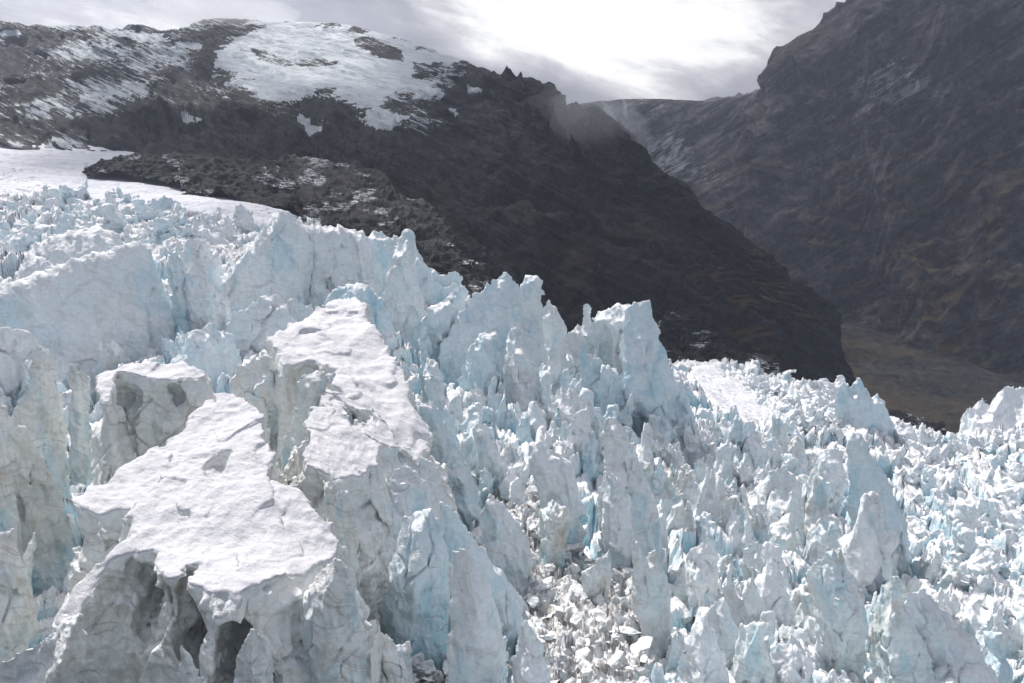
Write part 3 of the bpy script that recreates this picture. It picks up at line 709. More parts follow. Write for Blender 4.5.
mesa('ice_block', 'ice block', 'square ice block with brown left rim and yellow stained scoops in its shaded face',
     [(97, 374, -29.6), (125, 366, -29.2), (184, 361, -29.2), (204, 373, -29.8), (207, 380, -30.4), (196, 381, -30.4), (150, 379, -30.2), (118, 380, -30.2), (108, 404, -31.6), (101, 402, -31.6)],
     22, flare=.13, under=.15, rough=.6, snow=.3, layer=2.0,
     holes=[(130, 398, 103, 1.9, 2.4, 2.0), (155, 402, 102, 2.0, 2.4, 2.6), (176, 398, 103, 1.8, 2.4, 2.6), (140, 440, 100, 1.4, 2, 2.4)])
fin('ice_pinnacle', 'ice pinnacle', 'tall sharp pale pinnacle left of the brown-rimmed square block', [(35, 341), (47, 352), (58, 385), (66, 420), (68, 465), (62, 520), (0, 530), (-6, 450), (13, 410), (26, 378), (29, 355)], Yd=118, yaw=14, thick=.22, mat=M_OLD, k=.6)
fin('ice_pinnacle', 'ice pinnacle', 'small pale pinnacle between the tall sharp pinnacle and the square block', [(70, 364), (76, 362), (90, 379), (92, 400), (88, 440), (64, 440), (68, 400)], Yd=122, yaw=-15, mat=M_OLD)
fin('serac', 'serac', 'left edge serac with dark slots below a sloping snowy crest', [(-50, 398), (0, 400), (11, 412), (26, 424), (44, 455), (60, 488), (72, 540), (78, 600), (-20, 640), (-60, 500)], Yd=93, yaw=-20, mat=M_OLD, thick=.3, holes=[(22, 505, 9, 30, 26, -34), (50, 550, 6, 30, 24, -34)])
fin('ice_fin', 'ice fin', 'low pale fin standing in front of the left edge serac', [(-50, 428), (0, 425), (8, 432), (14, 455), (16, 500), (22, 560), (-30, 580)], Yd=86, yaw=20, mat=M_OLD)
fin('serac', 'serac', 'bottom left serac with shaded layered face and sunlit ragged right edge', [(-60, 545), (0, 534), (13, 533), (20, 552), (30, 572), (33, 588), (41, 604), (40, 622), (30, 645), (22, 668), (-20, 690), (-70, 640)], Yd=66, yaw=-12, mat=M_OLD, thick=.3)
fin('ice_sliver', 'ice sliver', 'thin ice sliver leaning behind the bottom left serac', [(35, 530), (36, 545), (31, 575), (34, 600), (20, 605), (22, 556)], Yd=72, yaw=10, mat=M_OLD)
fin('ice_ramp', 'ice ramp', 'smooth snowy ramp of ice in the bottom left corner', [(-40, 678), (0, 660), (22, 648), (48, 634), (66, 618), (84, 606), (98, 640), (112, 690), (60, 720), (-40, 730)], Yd=57, yaw=-25, mat=M_OLD, thick=.35)
fin('ice_spike', 'ice spike', 'small bright spike at the bottom edge below the first arch', [(182, 643), (190, 655), (206, 684), (208, 705), (172, 705), (178, 672)], Yd=54, yaw=10, mat=M_OLD)
fin('ice_stump', 'ice stump', 'pointed ice stump standing inside the dark arch of the largest block', [(253, 625), (264, 640), (273, 662), (278, 705), (226, 705), (234, 662), (242, 640)], Yd=56.5, yaw=-15, mat=M_OLD)
fin('serac', 'serac', 'bulging pale flank serac right of the largest foreground block', [(322, 570), (334, 560), (345, 566), (356, 600), (362, 650), (366, 720), (280, 720), (292, 640), (306, 590)], Yd=63, yaw=-28, mat=M_OLD, thick=.4)
# ---- upper foreground ridge
mesa('ice_ridge', 'ice ridge', 'great snow-covered ridge with pale peak and a scooped pit near its top',
     [(266, 340, -32.5), (282, 330, -32), (302, 318, -31.6), (330, 303, -31), (346, 297, -30.6), (357, 296, -30.6), (366, 308, -31.6), (382, 333, -33.4), (396, 358, -36), (406, 382, -38.6), (416, 408, -41.4), (432, 440, -44), (420, 470, -44.5), (396, 446, -42.8), (372, 418, -40.2), (350, 402, -38), (332, 388, -36.4), (328, 366, -35), (310, 358, -34.2), (286, 364, -34.2)],
     22, flare=.30, under=.4, rough=1.1, snow=.5, holes=[(343, 313, 156, 3.2, 3, 1.3), (352, 300, 160, 1.2, 2, .8)])
fin('serac', 'serac', 'fluted grey shaded serac under the left lip of the snowy ridge', [(228, 378), (238, 366), (252, 361), (272, 357), (285, 370), (296, 388), (292, 425), (284, 470), (280, 510), (240, 510), (238, 430)], Yd=126, yaw=12, mat=M_OLD, thick=.32)
fin('ice_pillar', 'ice pillar', 'narrow brown ice pillar between the fluted serac and the snowy ledge', [(297, 380), (304, 373), (322, 371), (336, 372), (337, 382), (324, 390), (321, 410), (312, 432), (308, 470), (306, 520), (276, 520), (281, 450), (291, 420), (296, 398)], Yd=116, yaw=-10, mat=M_DIRTY, thick=.4)
mesa('ice_ledge', 'ice ledge', 'snowy ledge with tan layered front directly above right of the largest block',
     [(311, 410, -34.2), (338, 411, -34.6), (352, 426, -35.6), (377, 447, -37.8), (374, 470, -38.6), (352, 484, -38.2), (328, 477, -37), (297, 464, -35.6), (305, 440, -34.8)],
     18, flare=.24, under=.3, snow=.45, layer=.8)
mesa('ice_ledge', 'ice ledge', 'upper snowy ledge with grey brown overhang beneath the great ridge',
     [(322, 388, -35.6), (346, 396, -36.4), (372, 410, -38.6), (392, 430, -40.6), (398, 450, -42), (378, 452, -41), (356, 434, -38.6), (336, 412, -36.6), (320, 400, -35.6)],
     16, flare=.2, under=.7, snow=.4, mat=M_DIRTY, holes=[(360, 420, 112, 3, 4, 1.6)])
fin('ice_flank', 'ice flank', 'long blue-white flank falling right of the snowy ledges towards the crevasse', [(376, 452), (398, 442), (420, 448), (438, 470), (452, 510), (440, 540), (420, 560), (388, 540), (372, 500)], Yd=112, yaw=-20, mat=M_ICE, thick=.4)
fin('serac', 'serac', 'pale layered serac between the tan ledge and the deep dark crevasse', [(322, 482), (340, 478), (352, 492), (357, 530), (361, 580), (365, 640), (370, 720), (330, 720), (334, 600), (326, 540)], Yd=80, yaw=-25, mat=M_OLD, thick=.45)
fin('ice_pillar', 'ice pillar', 'narrow ice pillar with round hole right of the dark crevasse', [(364, 492), (371, 488), (380, 492), (392, 506), (401, 521), (396, 550), (388, 600), (384, 640), (378, 640), (376, 560), (366, 520)], Yd=92, yaw=15, mat=M_ICE, holes=[(381, 529, 6, 60, 10, -6)])
fin('serac', 'serac', 'rounded snowy serac behind the broad blue pillar', [(376, 500), (392, 470), (412, 466), (426, 480), (434, 510), (440, 560), (390, 560), (378, 530)], Yd=98, yaw=0, mat=M_ICE)
fin('ice_pillar', 'ice pillar', 'broad smooth pillar with deep blue lower right side beside the crevasse', [(403, 520), (414, 514), (431, 507), (443, 526), (450, 550), (452, 595), (450, 640), (452, 690), (380, 690), (377, 612), (387, 578), (396, 545)], Yd=84, yaw=-12, mat=M_BLUE, thick=.42, rough=.6)
fin('ice_lump', 'ice lump', 'rough dirty lump at the foot of the broad blue pillar', [(370, 634), (384, 632), (396, 645), (410, 640), (414, 664), (420, 700), (366, 700)], Yd=76, yaw=20, mat=M_OLD)
fin('ice_fin', 'ice fin', 'wedge fin right of the broad blue pillar reaching the bottom edge', [(452, 551), (466, 548), (478, 562), (492, 590), (506, 638), (516, 690), (516, 720), (436, 720), (446, 640), (449, 600)], Yd=78, yaw=18, mat=M_ICE, thick=.3)
fin('ice_fin', 'ice fin', 'small triangular fin at the bottom edge left of the rubble', [(524, 619), (535, 633), (548, 660), (560, 700), (560, 720), (500, 720), (514, 660)], Yd=74, yaw=-10, mat=M_ICE)
fin('ice_spine', 'ice spine', 'long blue spine slanting down between the pillar and the rubble gully', [(441, 503), (452, 507), (470, 530), (500, 568), (522, 600), (534, 640), (536, 680), (494, 680), (466, 600), (448, 560), (440, 530)], Yd=97, yaw=25, mat=M_BLUE, thick=.3)
fin('ice_slab', 'ice slab', 'white leaning slab at the left edge of the rubble gully', [(489, 495), (505, 504), (524, 532), (534, 560), (534, 590), (500, 600), (484, 556), (478, 520)], base=(510, 575), yaw=15, mat=M_ICE, thick=.25)
fin('ice_spine', 'ice spine', 'blue and white spine running down below the great ridge', [(418, 404), (430, 396), (446, 420), (462, 452), (482, 492), (486, 530), (460, 540), (440, 500), (424, 452)], Yd=138, yaw=18, mat=M_BLUE, thick=.4)
fin('ice_fin', 'ice fin', 'steep blue fin just right of the great ridge crest', [(418, 372), (436, 372), (444, 392), (452, 420), (462, 450), (440, 470), (424, 420)], Yd=150, yaw=-15, mat=M_BLUE)
fin('ice_fin', 'ice fin', 'small bright fin at the head of the rubble gully', [(472, 423), (488, 428), (500, 445), (512, 476), (512, 500), (490, 500), (477, 460)], base=(500, 482), yaw=20, mat=M_ICE, thick=.25)
fin('serac', 'serac', 'arching serac with dark hollows above the rubble gully', [(528, 441), (534, 439), (545, 446), (562, 450), (577, 470), (584, 510), (586, 560), (560, 560), (540, 500), (531, 470)], base=(575, 545), yaw=-12, mat=M_ICE, holes=[(552, 497, 6, 14, 12, -14)])
fin('ice_slab', 'ice slab', 'tilted grey slab with gritty sides in the middle of the gully', [(541, 508), (553, 499), (570, 508), (573, 524), (566, 545), (566, 575), (542, 575), (538, 530)], base=(556, 562), yaw=-25, mat=M_DIRTY, thick=.35)
fin('ice_pinnacle', 'ice pinnacle', 'large central pinnacle with brown stained hollow under its tip', [(599, 440), (604, 418), (614, 416), (630, 432), (640, 460), (656, 500), (668, 560), (672, 610), (596, 610), (598, 500), (603, 470)], base=(630, 560), yaw=10, mat=M_ICE, thick=.34, holes=[(618, 452, 9, 9, 20, -14)])
fin('ice_fin', 'ice fin', 'smooth pointed fin in front of the brown stained central pinnacle', [(607, 466), (620, 480), (630, 495), (634, 540), (634, 580), (600, 580), (603, 500)], Yd=ground_Y(618, 560)-2, yaw=-10, mat=M_ICE, thick=.3)
fin('ice_sail', 'ice sail', 'thin triangular sail of ice standing in the rubble', [(609, 548), (612, 575), (609, 602), (608, 625), (585, 620), (580, 572), (594, 560)], base=(600, 600), yaw=30, mat=M_DIRTY, thick=.2)
fin('serac', 'serac', 'twin-peaked serac with gritty streaks right of the rubble gully', [(632, 560), (637, 544), (647, 558), (655, 547), (668, 578), (673, 620), (684, 700), (684, 720), (640, 720), (640, 630), (630, 605)], base=(655, 640), yaw=12, mat=M_DIRTY, thick=.3)
fin('ice_pinnacle', 'ice pinnacle', 'white rounded pinnacle right of the twin-peaked serac', [(702, 540), (708, 531), (714, 540), (718, 560), (719, 600), (722, 650), (690, 650), (688, 590), (682, 568), (690, 552)], base=(706, 615), yaw=-8, mat=M_ICE, thick=.4)
fin('ice_fin', 'ice fin', 'smooth shaded tongue fin below the white rounded pinnacle', [(724, 594), (733, 612), (741, 632), (742, 668), (740, 700), (716, 700), (706, 612), (714, 600)], base=(728, 655), yaw=15, mat=M_ICE)
fin('ice_pyramid', 'ice pyramid', 'smooth grey-white pyramid of ice at lower centre right', [(770, 554), (780, 566), (788, 580), (794, 620), (800, 670), (736, 670), (737, 612), (748, 588), (762, 570)], base=(768, 635), yaw=-20, mat=M_ICE, thick=.4, rough=.7)
fin('serac', 'serac', 'domed serac directly behind the smooth grey-white pyramid', [(742, 552), (752, 542), (767, 536), (783, 546), (790, 580), (794, 620), (742, 620)], base=(766, 585), yaw=0, mat=M_ICE, thick=.45)
fin('serac', 'serac', 'sharp-tipped white serac at the bottom edge below the tongue fin', [(700, 620), (705, 612), (712, 630), (726, 662), (734, 700), (734, 725), (672, 725), (678, 660), (692, 626)], base=(700, 690), yaw=-10, mat=M_ICE)
fin('serac', 'serac', 'crumpled white serac at the bottom edge below the pyramid', [(758, 690), (768, 655), (780, 642), (800, 647), (814, 665), (824, 700), (824, 725), (755, 725)], base=(790, 692), yaw=8, mat=M_ICE, thick=.5, rough=1.3)
fin('ice_block', 'ice block', 'flat-topped grey block behind the crumpled bottom edge serac', [(776, 632), (782, 624), (807, 627), (812, 650), (816, 690), (774, 690)], base=(796, 668), yaw=-18, mat=M_DIRTY, thick=.5)
fin('ice_fin', 'ice fin', 'creased fin with dark gritty streaks near its base, lower right', [(805, 574), (816, 562), (829, 552), (842, 546), (853, 574), (864, 590), (868, 630), (866, 690), (860, 725), (812, 725), (815, 640), (812, 600)], base=(842, 680), yaw=8, mat=M_DIRTY, thick=.3)
fin('serac', 'serac', 'tall white serac at bottom right with streaks of brown grit', [(879, 590), (888, 578), (898, 576), (906, 596), (916, 627), (930, 654), (940, 700), (944, 725), (866, 725), (869, 640), (873, 612)], base=(900, 690), yaw=-12, mat=M_DIRTY, thick=.36, rough=.8)
fin('ice_ridge', 'ice ridge', 'broad white ridge right of the tall streaked bottom serac', [(905, 592), (922, 586), (935, 600), (955, 622), (980, 644), (1004, 690), (1008, 725), (925, 725), (915, 640), (906, 612)], base=(960, 695), yaw=20, mat=M_ICE, thick=.36)
fin('ice_pillar', 'ice pillar', 'short flat-topped pillar near the bottom right corner', [(982, 631), (994, 628), (1004, 630), (1002, 646), (1014, 672), (1016, 720), (990, 720), (986, 660)], base=(1000, 690), yaw=0, mat=M_BLUE)
# ---- right centre
fin('ice_block', 'ice block', 'upright white block left of the thin blue crack, right of centre', [(810, 470), (816, 455), (830, 447), (845, 449), (846, 480), (846, 540), (812, 550), (806, 500)], base=(828, 515), yaw=8, mat=M_ICE, thick=.45, rough=.6)
fin('ice_fin', 'ice fin', 'great triangular fin whose right side is in blue shade, right of centre', [(846, 446), (852, 432), (862, 432), (874, 456), (890, 484), (904, 516), (914, 560), (916, 600), (856, 600), (848, 520)], base=(880, 560), yaw=35, mat=M_BLUE, thick=.38, rough=.5)
fin('serac', 'serac', 'jagged cluster of pale blue points on the right rim of the icefall', [(834, 398), (843, 381), (849, 386), (857, 376), (866, 388), (872, 398), (879, 394), (887, 412), (898, 436), (900, 460), (838, 460)], base=(866, 432), yaw=10, mat=M_BLUE, thick=.3)
fin('serac', 'serac', 'stubby pale tooth right of the jagged rim cluster', [(894, 426), (897, 419), (904, 419), (916, 430), (920, 452), (920, 470), (894, 470)], base=(906, 446), yaw=-10, mat=M_ICE)
fin('serac', 'serac', 'white rim hump crowned by a sharp tooth against the dark valley, right edge', [(950, 450), (958, 430), (964, 414), (974, 402), (983, 395), (989, 402), (1002, 388), (1012, 393), (1030, 386), (1060, 384), (1080, 440), (1070, 480), (960, 480)], base=(1000, 430), yaw=-8, mat=M_ICE, thick=.5)
# ---- central wall of fins
fin('ice_fin', 'ice fin', 'huge pointed wing-shaped fin at the left of the central wall', [(505, 268), (512, 277), (519, 288), (514, 312), (506, 340), (502, 400), (446, 420), (438, 376), (441, 345), (455, 320), (473, 293), (490, 280), (500, 276)], base=(475, 385), yaw=14, mat=M_BLUE, thick=.2, rough=.8)
fin('ice_pillar', 'ice pillar', 'tallest thick rounded pillar of the central wall', [(516, 290), (525, 278), (537, 275), (542, 281), (542, 303), (541, 335), (546, 365), (552, 420), (498, 420), (502, 355), (507, 322), (511, 303)], base=(522, 385), yaw=-10, mat=M_ICE, thick=.42, rough=.7)
fin('ice_fin', 'ice fin', 'broad lower fin with a dark slot in front of the wing-shaped fin', [(480, 334), (486, 327), (496, 331), (500, 358), (496, 400), (490, 430), (452, 430), (456, 380), (468, 352)], base=(478, 400), yaw=22, mat=M_BLUE, thick=.25, holes=[(456, 362, 4, 12, 14, -10)])
fin('serac', 'serac', 'lower buttress below the tallest thick pillar', [(506, 358), (520, 352), (538, 368), (548, 392), (556, 430), (500, 440), (496, 395)], base=(526, 415), yaw=8, mat=M_ICE)
fin('serac', 'serac', 'thin crest joined to the right side of the tallest pillar', [(540, 306), (549, 301), (559, 306), (566, 322), (569, 365), (574, 410), (542, 410)], base=(556, 375), yaw=-18, mat=M_ICE)
fin('ice_pinnacle', 'ice pinnacle', 'knob-headed pinnacle in the middle of the central wall', [(566, 332), (578, 327), (583, 318), (583, 305), (587, 301), (592, 306), (593, 320), (601, 345), (606, 400), (566, 400)], base=(586, 375), yaw=5, mat=M_ICE)
fin('serac', 'serac', 'curved wall serac with a shaded alcove, right part of the central wall', [(590, 316), (603, 310), (618, 303), (632, 305), (642, 330), (648, 420), (592, 420), (592, 350)], base=(618, 392), yaw=-5, mat=M_ICE, thick=.3, holes=[(606, 350, 9, 16, 30, -16)])
fin('serac', 'serac', 'high corner buttress ending the central wall, steep blue right edge', [(630, 306), (640, 301), (647, 300), (651, 312), (657, 333), (670, 362), (686, 390), (698, 414), (706, 470), (640, 480), (622, 400), (626, 340)], base=(664, 435), yaw=25, mat=M_BLUE, thick=.28, rough=.7)
fin('ice_pinnacle', 'ice pinnacle', 'slender leaning pinnacle against the high corner buttress', [(619, 346), (623, 333), (630, 338), (642, 362), (656, 392), (662, 440), (622, 440), (618, 380)], base=(638, 415), yaw=10, mat=M_BLUE)
fin('ice_slab', 'ice slab', 'cracked smooth slab at the foot of the high corner buttress', [(632, 376), (637, 370), (652, 386), (668, 392), (672, 420), (676, 450), (636, 450), (633, 400)], base=(652, 432), yaw=-14, mat=M_BLUE, thick=.3, rough=.4)
fin('serac', 'serac', 'toothed crest in front of the shaded alcove', [(578, 352), (582, 342), (590, 355), (602, 358), (610, 370), (620, 376), (628, 402), (632, 440), (580, 440), (580, 392)], base=(604, 418), yaw=12, mat=M_BLUE)
fin('serac', 'serac', 'broad shattered serac filling the foot of the central wall', [(548, 396), (560, 384), (575, 390), (586, 404), (596, 420), (604, 470), (548, 470)], base=(574, 440), yaw=-14, mat=M_ICE)
fin('ice_fin', 'ice fin', 'bright folded fin below the cracked slab', [(697, 470), (700, 459), (708, 465), (728, 490), (737, 512), (740, 540), (698, 540)], base=(716, 515), yaw=-10, mat=M_ICE, thick=.4)
fin('ice_fin', 'ice fin', 'small pale fin left of the bright folded fin', [(652, 478), (660, 459), (668, 475), (682, 502), (684, 530), (650, 530)], base=(666, 505), yaw=14, mat=M_ICE)
fin('ice_pyramid', 'ice pyramid', 'little ice pyramid below the smooth snow bench', [(736, 458), (748, 440), (755, 430), (764, 440), (774, 452), (778, 480), (734, 485)], base=(756, 465), yaw=10, mat=M_ICE)
fin('serac', 'serac', 'wide snowy hummock serac right of the bright folded fin', [(738, 498), (760, 480), (780, 467), (790, 475), (804, 496), (808, 540), (738, 545)], base=(772, 520), yaw=-8, mat=M_ICE, thick=.5)
# ---- left wall of the middle distance
fin('ice_slab', 'ice slab', 'vast smooth slab with long diagonal crack on the left', [(-60, 320), (5, 292), (65, 268), (125, 251), (152, 244), (161, 252), (173, 280), (187, 316), (184, 350), (176, 400), (0, 420), (-60, 420)], base=(100, 372), yaw=10, mat=M_ICE, thick=.07, k=2.5, rough=.5, lean=.15)
fin('ice_slab', 'ice slab', 'smooth rounded slab lying behind the vast cracked slab', [(4, 300), (16, 262), (30, 247), (50, 237), (78, 231), (98, 228), (118, 235), (130, 252), (134, 300), (60, 330)], base=(70, 345), yaw=-8, mat=M_ICE, thick=.16, k=2, rough=.6, lean=.15)
fin('serac', 'serac', 'pale tooth-shaped serac right of the vast cracked slab', [(184, 290), (186, 272), (194, 266), (203, 267), (213, 285), (230, 297), (236, 330), (232, 380), (190, 380), (186, 320)], base=(210, 345), yaw=-12, mat=M_ICE, rough=.6)
fin('ice_sliver', 'ice sliver', 'narrow sliver wedged behind the right corner of the vast slab', [(166, 268), (170, 252), (177, 245), (188, 268), (190, 310), (176, 320)], base=(178, 345), yaw=15, mat=M_BLUE)
fin('serac', 'serac', 'square-shouldered serac above the pale tooth', [(180, 252), (188, 238), (206, 238), (222, 262), (226, 300), (200, 310), (184, 290)], base=(205, 320), yaw=8, mat=M_ICE, rough=.6)
fin('serac', 'serac', 'great smooth-faced serac with a rounded peak on the upper skyline', [(216, 292), (232, 268), (250, 244), (264, 224), (278, 210), (289, 211), (299, 223), (314, 245), (312, 290), (306, 350), (220, 350)], base=(265, 322), yaw=-8, mat=M_ICE, thick=.12, k=2.2, rough=.7)
fin('serac', 'serac', 'fluted wall serac right of the smooth-faced rounded peak', [(298, 224), (312, 222), (330, 226), (350, 227), (367, 230), (374, 252), (382, 300), (386, 350), (310, 350), (304, 280)], base=(340, 320), yaw=12, mat=M_ICE, thick=.14, k=2, rough=1)
fin('ice_pillar', 'ice pillar', 'blunt thumb-like pillar on the skyline above the great ridge', [(396, 242), (401, 232), (410, 231), (416, 236), (417, 250), (413, 268), (421, 292), (430, 340), (434, 380), (374, 380), (380, 300), (391, 264)], base=(405, 338), yaw=-8, mat=M_ICE, thick=.3, rough=.7)
fin('serac', 'serac', 'low blue crest running right from the thumb-like pillar', [(412, 258), (418, 249), (428, 260), (437, 275), (455, 271), (465, 275), (462, 300), (450, 330), (414, 330)], Yd=305, yaw=12, mat=M_BLUE)
fin('serac', 'serac', 'shaded wedge between the fluted wall and the thumb-like pillar', [(366, 245), (370, 230), (382, 233), (397, 238), (398, 280), (398, 320), (368, 320)], Yd=292, yaw=-15, mat=M_BLUE)
fin('serac', 'serac', 'sloping blue serac below right of the thumb-like pillar', [(418, 322), (430, 306), (446, 296), (464, 286), (472, 292), (462, 320), (450, 360), (446, 400), (416, 400)], Yd=232, yaw=20, mat=M_BLUE)

fin('ice_slab', 'ice slab', 'low smooth slab behind the upper left edge of the great ridge', [(218, 345), (232, 312), (262, 292), (290, 296), (316, 306), (330, 330), (322, 370), (222, 385)], base=(270, 348), yaw=14, mat=M_ICE, thick=.4, rough=.4)
fin('ice_slab', 'ice slab', 'cracked low slab behind the right end of the square block', [(172, 362), (188, 332), (212, 322), (234, 335), (244, 372), (240, 400), (176, 400)], base=(208, 378), yaw=-14, mat=M_BLUE, thick=.4, rough=.5)
fin('ice_slab', 'ice slab', 'rounded slab at the left edge behind the tall sharp pinnacle', [(-40, 350), (0, 326), (26, 330), (50, 350), (84, 366), (90, 410), (-40, 410)], base=(30, 388), yaw=10, mat=M_ICE, thick=.4, rough=.5)
fin('serac', 'serac', 'steep blue wall right behind the peak of the great ridge', [(314, 320), (326, 296), (345, 284), (366, 286), (386, 304), (404, 340), (416, 380), (320, 380)], base=(360, 350), yaw=-10, mat=M_BLUE, thick=.3, rough=.8)
# ---- the crowd of smaller seracs: a dozen shapes, copied
def spiky(rnd, W, H, teeth, sharp):
    pts = [(-W*.62, -H*.35), (-W*.5, 0)]
    for i in range(teeth):
        c = (-.5+(i+.5)/teeth)*W*.82; a = H*(1-.55*abs(c/(W*.6))**1.3)*rnd.uniform(.7, 1)
        j = rnd.uniform(-.12, .12)*W
        pts += [(c-W*.13/teeth*2*sharp+j, a*.84), (c+j, a), (c+W*.12/teeth*2*sharp+j, a*.86)]
        if i < teeth-1: pts.append((c+.5*W*.82/teeth, a*rnd.uniform(.5, .72)))
    pts += [(W*.5, 0), (W*.62, -H*.35)]
    return sorted(pts, key=lambda p: p[0])
protos = {}
rnd = random.Random(5)
for mk, mt in (('i', M_ICE), ('b', M_BLUE), ('d', M_DIRTY)):
    for i in range(5 if mk != 'd' else 4):
        te = (1, 1, 2, 3, 2)[i]; pl = spiky(rnd, 9, rnd.uniform(8, 13), te, rnd.uniform(.8, 2.2))
        protos[mk, i] = fin_mesh('serac', pl, None, 0, 120, mt, thick=rnd.uniform(.3, .5), sink=.3, rough=1.1, cap=260000)
def chunk_mesh(seed, mt):
    h = .075; g_ = np.arange(-1.35, 1.36, h); X3 = g_[:, None, None]; Y3 = g_[None, :, None]; Z3 = g_[None, None, :]
    r_ = random.Random(seed); Fd = np.full((len(g_),)*3, -9.)
    for _ in range(13):
        v = Vector((r_.gauss(0, 1), r_.gauss(0, 1), r_.gauss(0, 1))).normalized(); Fd = np.maximum(Fd, X3*v.x+Y3*v.y+Z3*v.z-r_.uniform(.55, .95))
    Fd = Fd+.10*fbm(X3*1.8, Y3*1.8, Z3*1.8, seed, 3)
    V, Q = surface_nets(Fd.astype(np.float32), (g_[0],)*3, h); return mesh_from('ice_chunk', V, Q, mt)
M_RUB = ice_mat('rubble_ice', (.58, .58, .58), (.50, .58, .60), .5, .9, strata=.3, scale=2.0, snow_lo=.55, snow_hi=.95)
chunks = [chunk_mesh(50+i, (M_RUB, M_DIRTY, M_RUB)[i % 3]) for i in range(9)]

MARKS = [(45, 400, 'tall sharp left pinnacle'), (150, 370, 'square block'), (100, 300, 'vast cracked slab'), (205, 300, 'pale tooth serac'), (285, 235, 'rounded skyline peak'), (340, 245, 'fluted wall'),
 (405, 255, 'thumb-like pillar'), (350, 305, 'great ridge peak'), (480, 310, 'wing-shaped fin'), (528, 300, 'tallest pillar of the central wall'), (588, 325, 'knob-headed pinnacle'), (655, 350, 'high corner buttress'),
 (630, 470, 'large central pinnacle'), (555, 480, 'arching serac'), (495, 445, 'bright fin at the gully head'), (420, 570, 'broad blue pillar'), (475, 600, 'wedge fin'), (535, 650, 'triangular bottom fin'), (655, 590, 'twin-peaked serac'),
 (710, 570, 'rounded white pinnacle'), (768, 590, 'smooth pyramid'), (835, 600, 'creased streaked fin'), (895, 620, 'tall streaked bottom serac'), (955, 650, 'broad bottom ridge'), (880, 500, 'great blue-shaded fin'), (828, 480, 'upright cracked block'),
 (735, 390, 'smooth snow bench'), (860, 400, 'jagged rim cluster'), (905, 435, 'stubby rim tooth'), (1000, 410, 'right edge rim hump'), (715, 490, 'bright folded fin'), (775, 495, 'snowy hummock serac'), (755, 455, 'little pyramid'), (995, 650, 'short corner pillar')]
ORD = ['closest', 'second', 'third', 'fourth', 'fifth', 'sixth', 'seventh', 'eighth', 'ninth', 'tenth']
SHAPE = {0: 'single-pointed', 1: 'lone-tipped', 2: 'two-pointed', 3: 'three-pointed'}
PEND = []
def relabel():
    groups = {}
    for o, x, y, sh, noun in PEND:
        m = min(MARKS, key=lambda q: math.hypot(q[0]-x, 1.3*(q[1]-y))); dx, dy = x-m[0], y-m[1]
        a = 'above' if dy < -abs(dx)*.45 else 'below' if dy > abs(dx)*.45 else ''
        b = 'left' if dx < -abs(dy)*.45 else 'right' if dx > abs(dy)*.45 else ''
        ph = (a+' and '+b+' of' if a and b else a if a else b+' of')
        groups.setdefault((sh, noun, ph, m[2]), []).append((math.hypot(dx, dy), o))
    for (sh, noun, ph, mk), L_ in groups.items():
        for i, (d, o) in enumerate(sorted(L_, key=lambda q: q[0])):
            o['label'] = (ORD[min(i, 9)]+' ' if len(L_) > 1 else '')+sh+' '+noun+' '+ph+' the '+mk
def scatter(n, region, sizes, kinds, group, label, seed, name='serac', cat='serac', noun='serac', hs=(.8, 1.25), meshes=None, mind=.55, lift=0):
    r_ = random.Random(seed); xs = [p[0] for p in region]; ys = [p[1] for p in region]; done = []; tries = 0
    while len(done) < n and tries < n*60:
        tries += 1
        x = r_.uniform(min(xs), max(xs)); y = r_.uniform(min(ys), max(ys))
        if poly_sd(region, np.array([x]), np.array([y]))[0] < 0: continue
        f = (y-min(ys))/(max(ys)-min(ys)+1); s = sizes[0]+(sizes[1]-sizes[0])*f; s *= (r_.uniform(.45, 1.9)**1.4 if meshes else r_.uniform(.6, 1.5))
        if any(math.hypot(x-a, (y-b)*1.5) < mind*(s+t)*.5 for a, b, t in done): continue
        done.append((x, y, s))
    done = [(x, y, s*(1.5 if (not meshes and r_.random() < .14 and y > 400) else .95)) for x, y, s in done]
    for x, y, s in sorted(done, key=lambda q: q[1]):
        Yg = ground_Y(x, y); wm = s*Yg/F
        kd = r_.choice(kinds) if kinds else None; vi = r_.randrange(4); me = r_.choice(meshes) if meshes else protos[kd, vi]
        o = link(name, me, label=label, category=cat, group=group)
        if not meshes: PEND.append((o, x, y-s*.5, SHAPE[vi], {'i': 'white ', 'b': 'blue ', 'd': 'gritty '}[kd]+noun))
        if meshes:
            k = wm/2.0; o.scale = (k*r_.uniform(.8, 1.3), k*r_.uniform(.8, 1.3), k*r_.uniform(.55, .95)); o.rotation_euler = (r_.uniform(-.5, .5), r_.uniform(-.5, .5), r_.uniform(0, 6.28))
            p = at(x, y, Yg); zt = p.z+lift*k
        else:
            k = wm/7.6; o.scale = (k, k*r_.uniform(.8, 1.3), k*r_.uniform(*hs)); o.rotation_euler = (r_.uniform(-.14, .14), r_.uniform(-.16, .16), r_.choice((-1, 1))*r_.uniform(.35, 1.25)+r_.choice((0, math.pi)))
            p = at(x, y, Yg); zt = p.z-wm*.12
        o.location = (p.x, p.y, zt)
scatter(64, [(0, 200), (100, 196), (200, 212), (190, 222), (260, 225), (225, 250), (180, 250), (120, 238), (60, 236), (20, 250), (-20, 262)], (17, 30), 'ib', 'low ice lumps below the snowfield', 'low pale ice lump crowded with others just below the smooth snowfield', 31, hs=(.5, .95), name='ice_lump', cat='ice lump', noun='ice lump')
scatter(7, [(190, 330), (250, 300), (310, 300), (380, 300), (395, 340), (350, 300), (300, 322), (262, 350), (225, 378), (190, 370)], (24, 30), 'ib', 'blue seracs behind the great ridge', 'pale blue jagged serac in the hollow behind the snowy great ridge', 32)
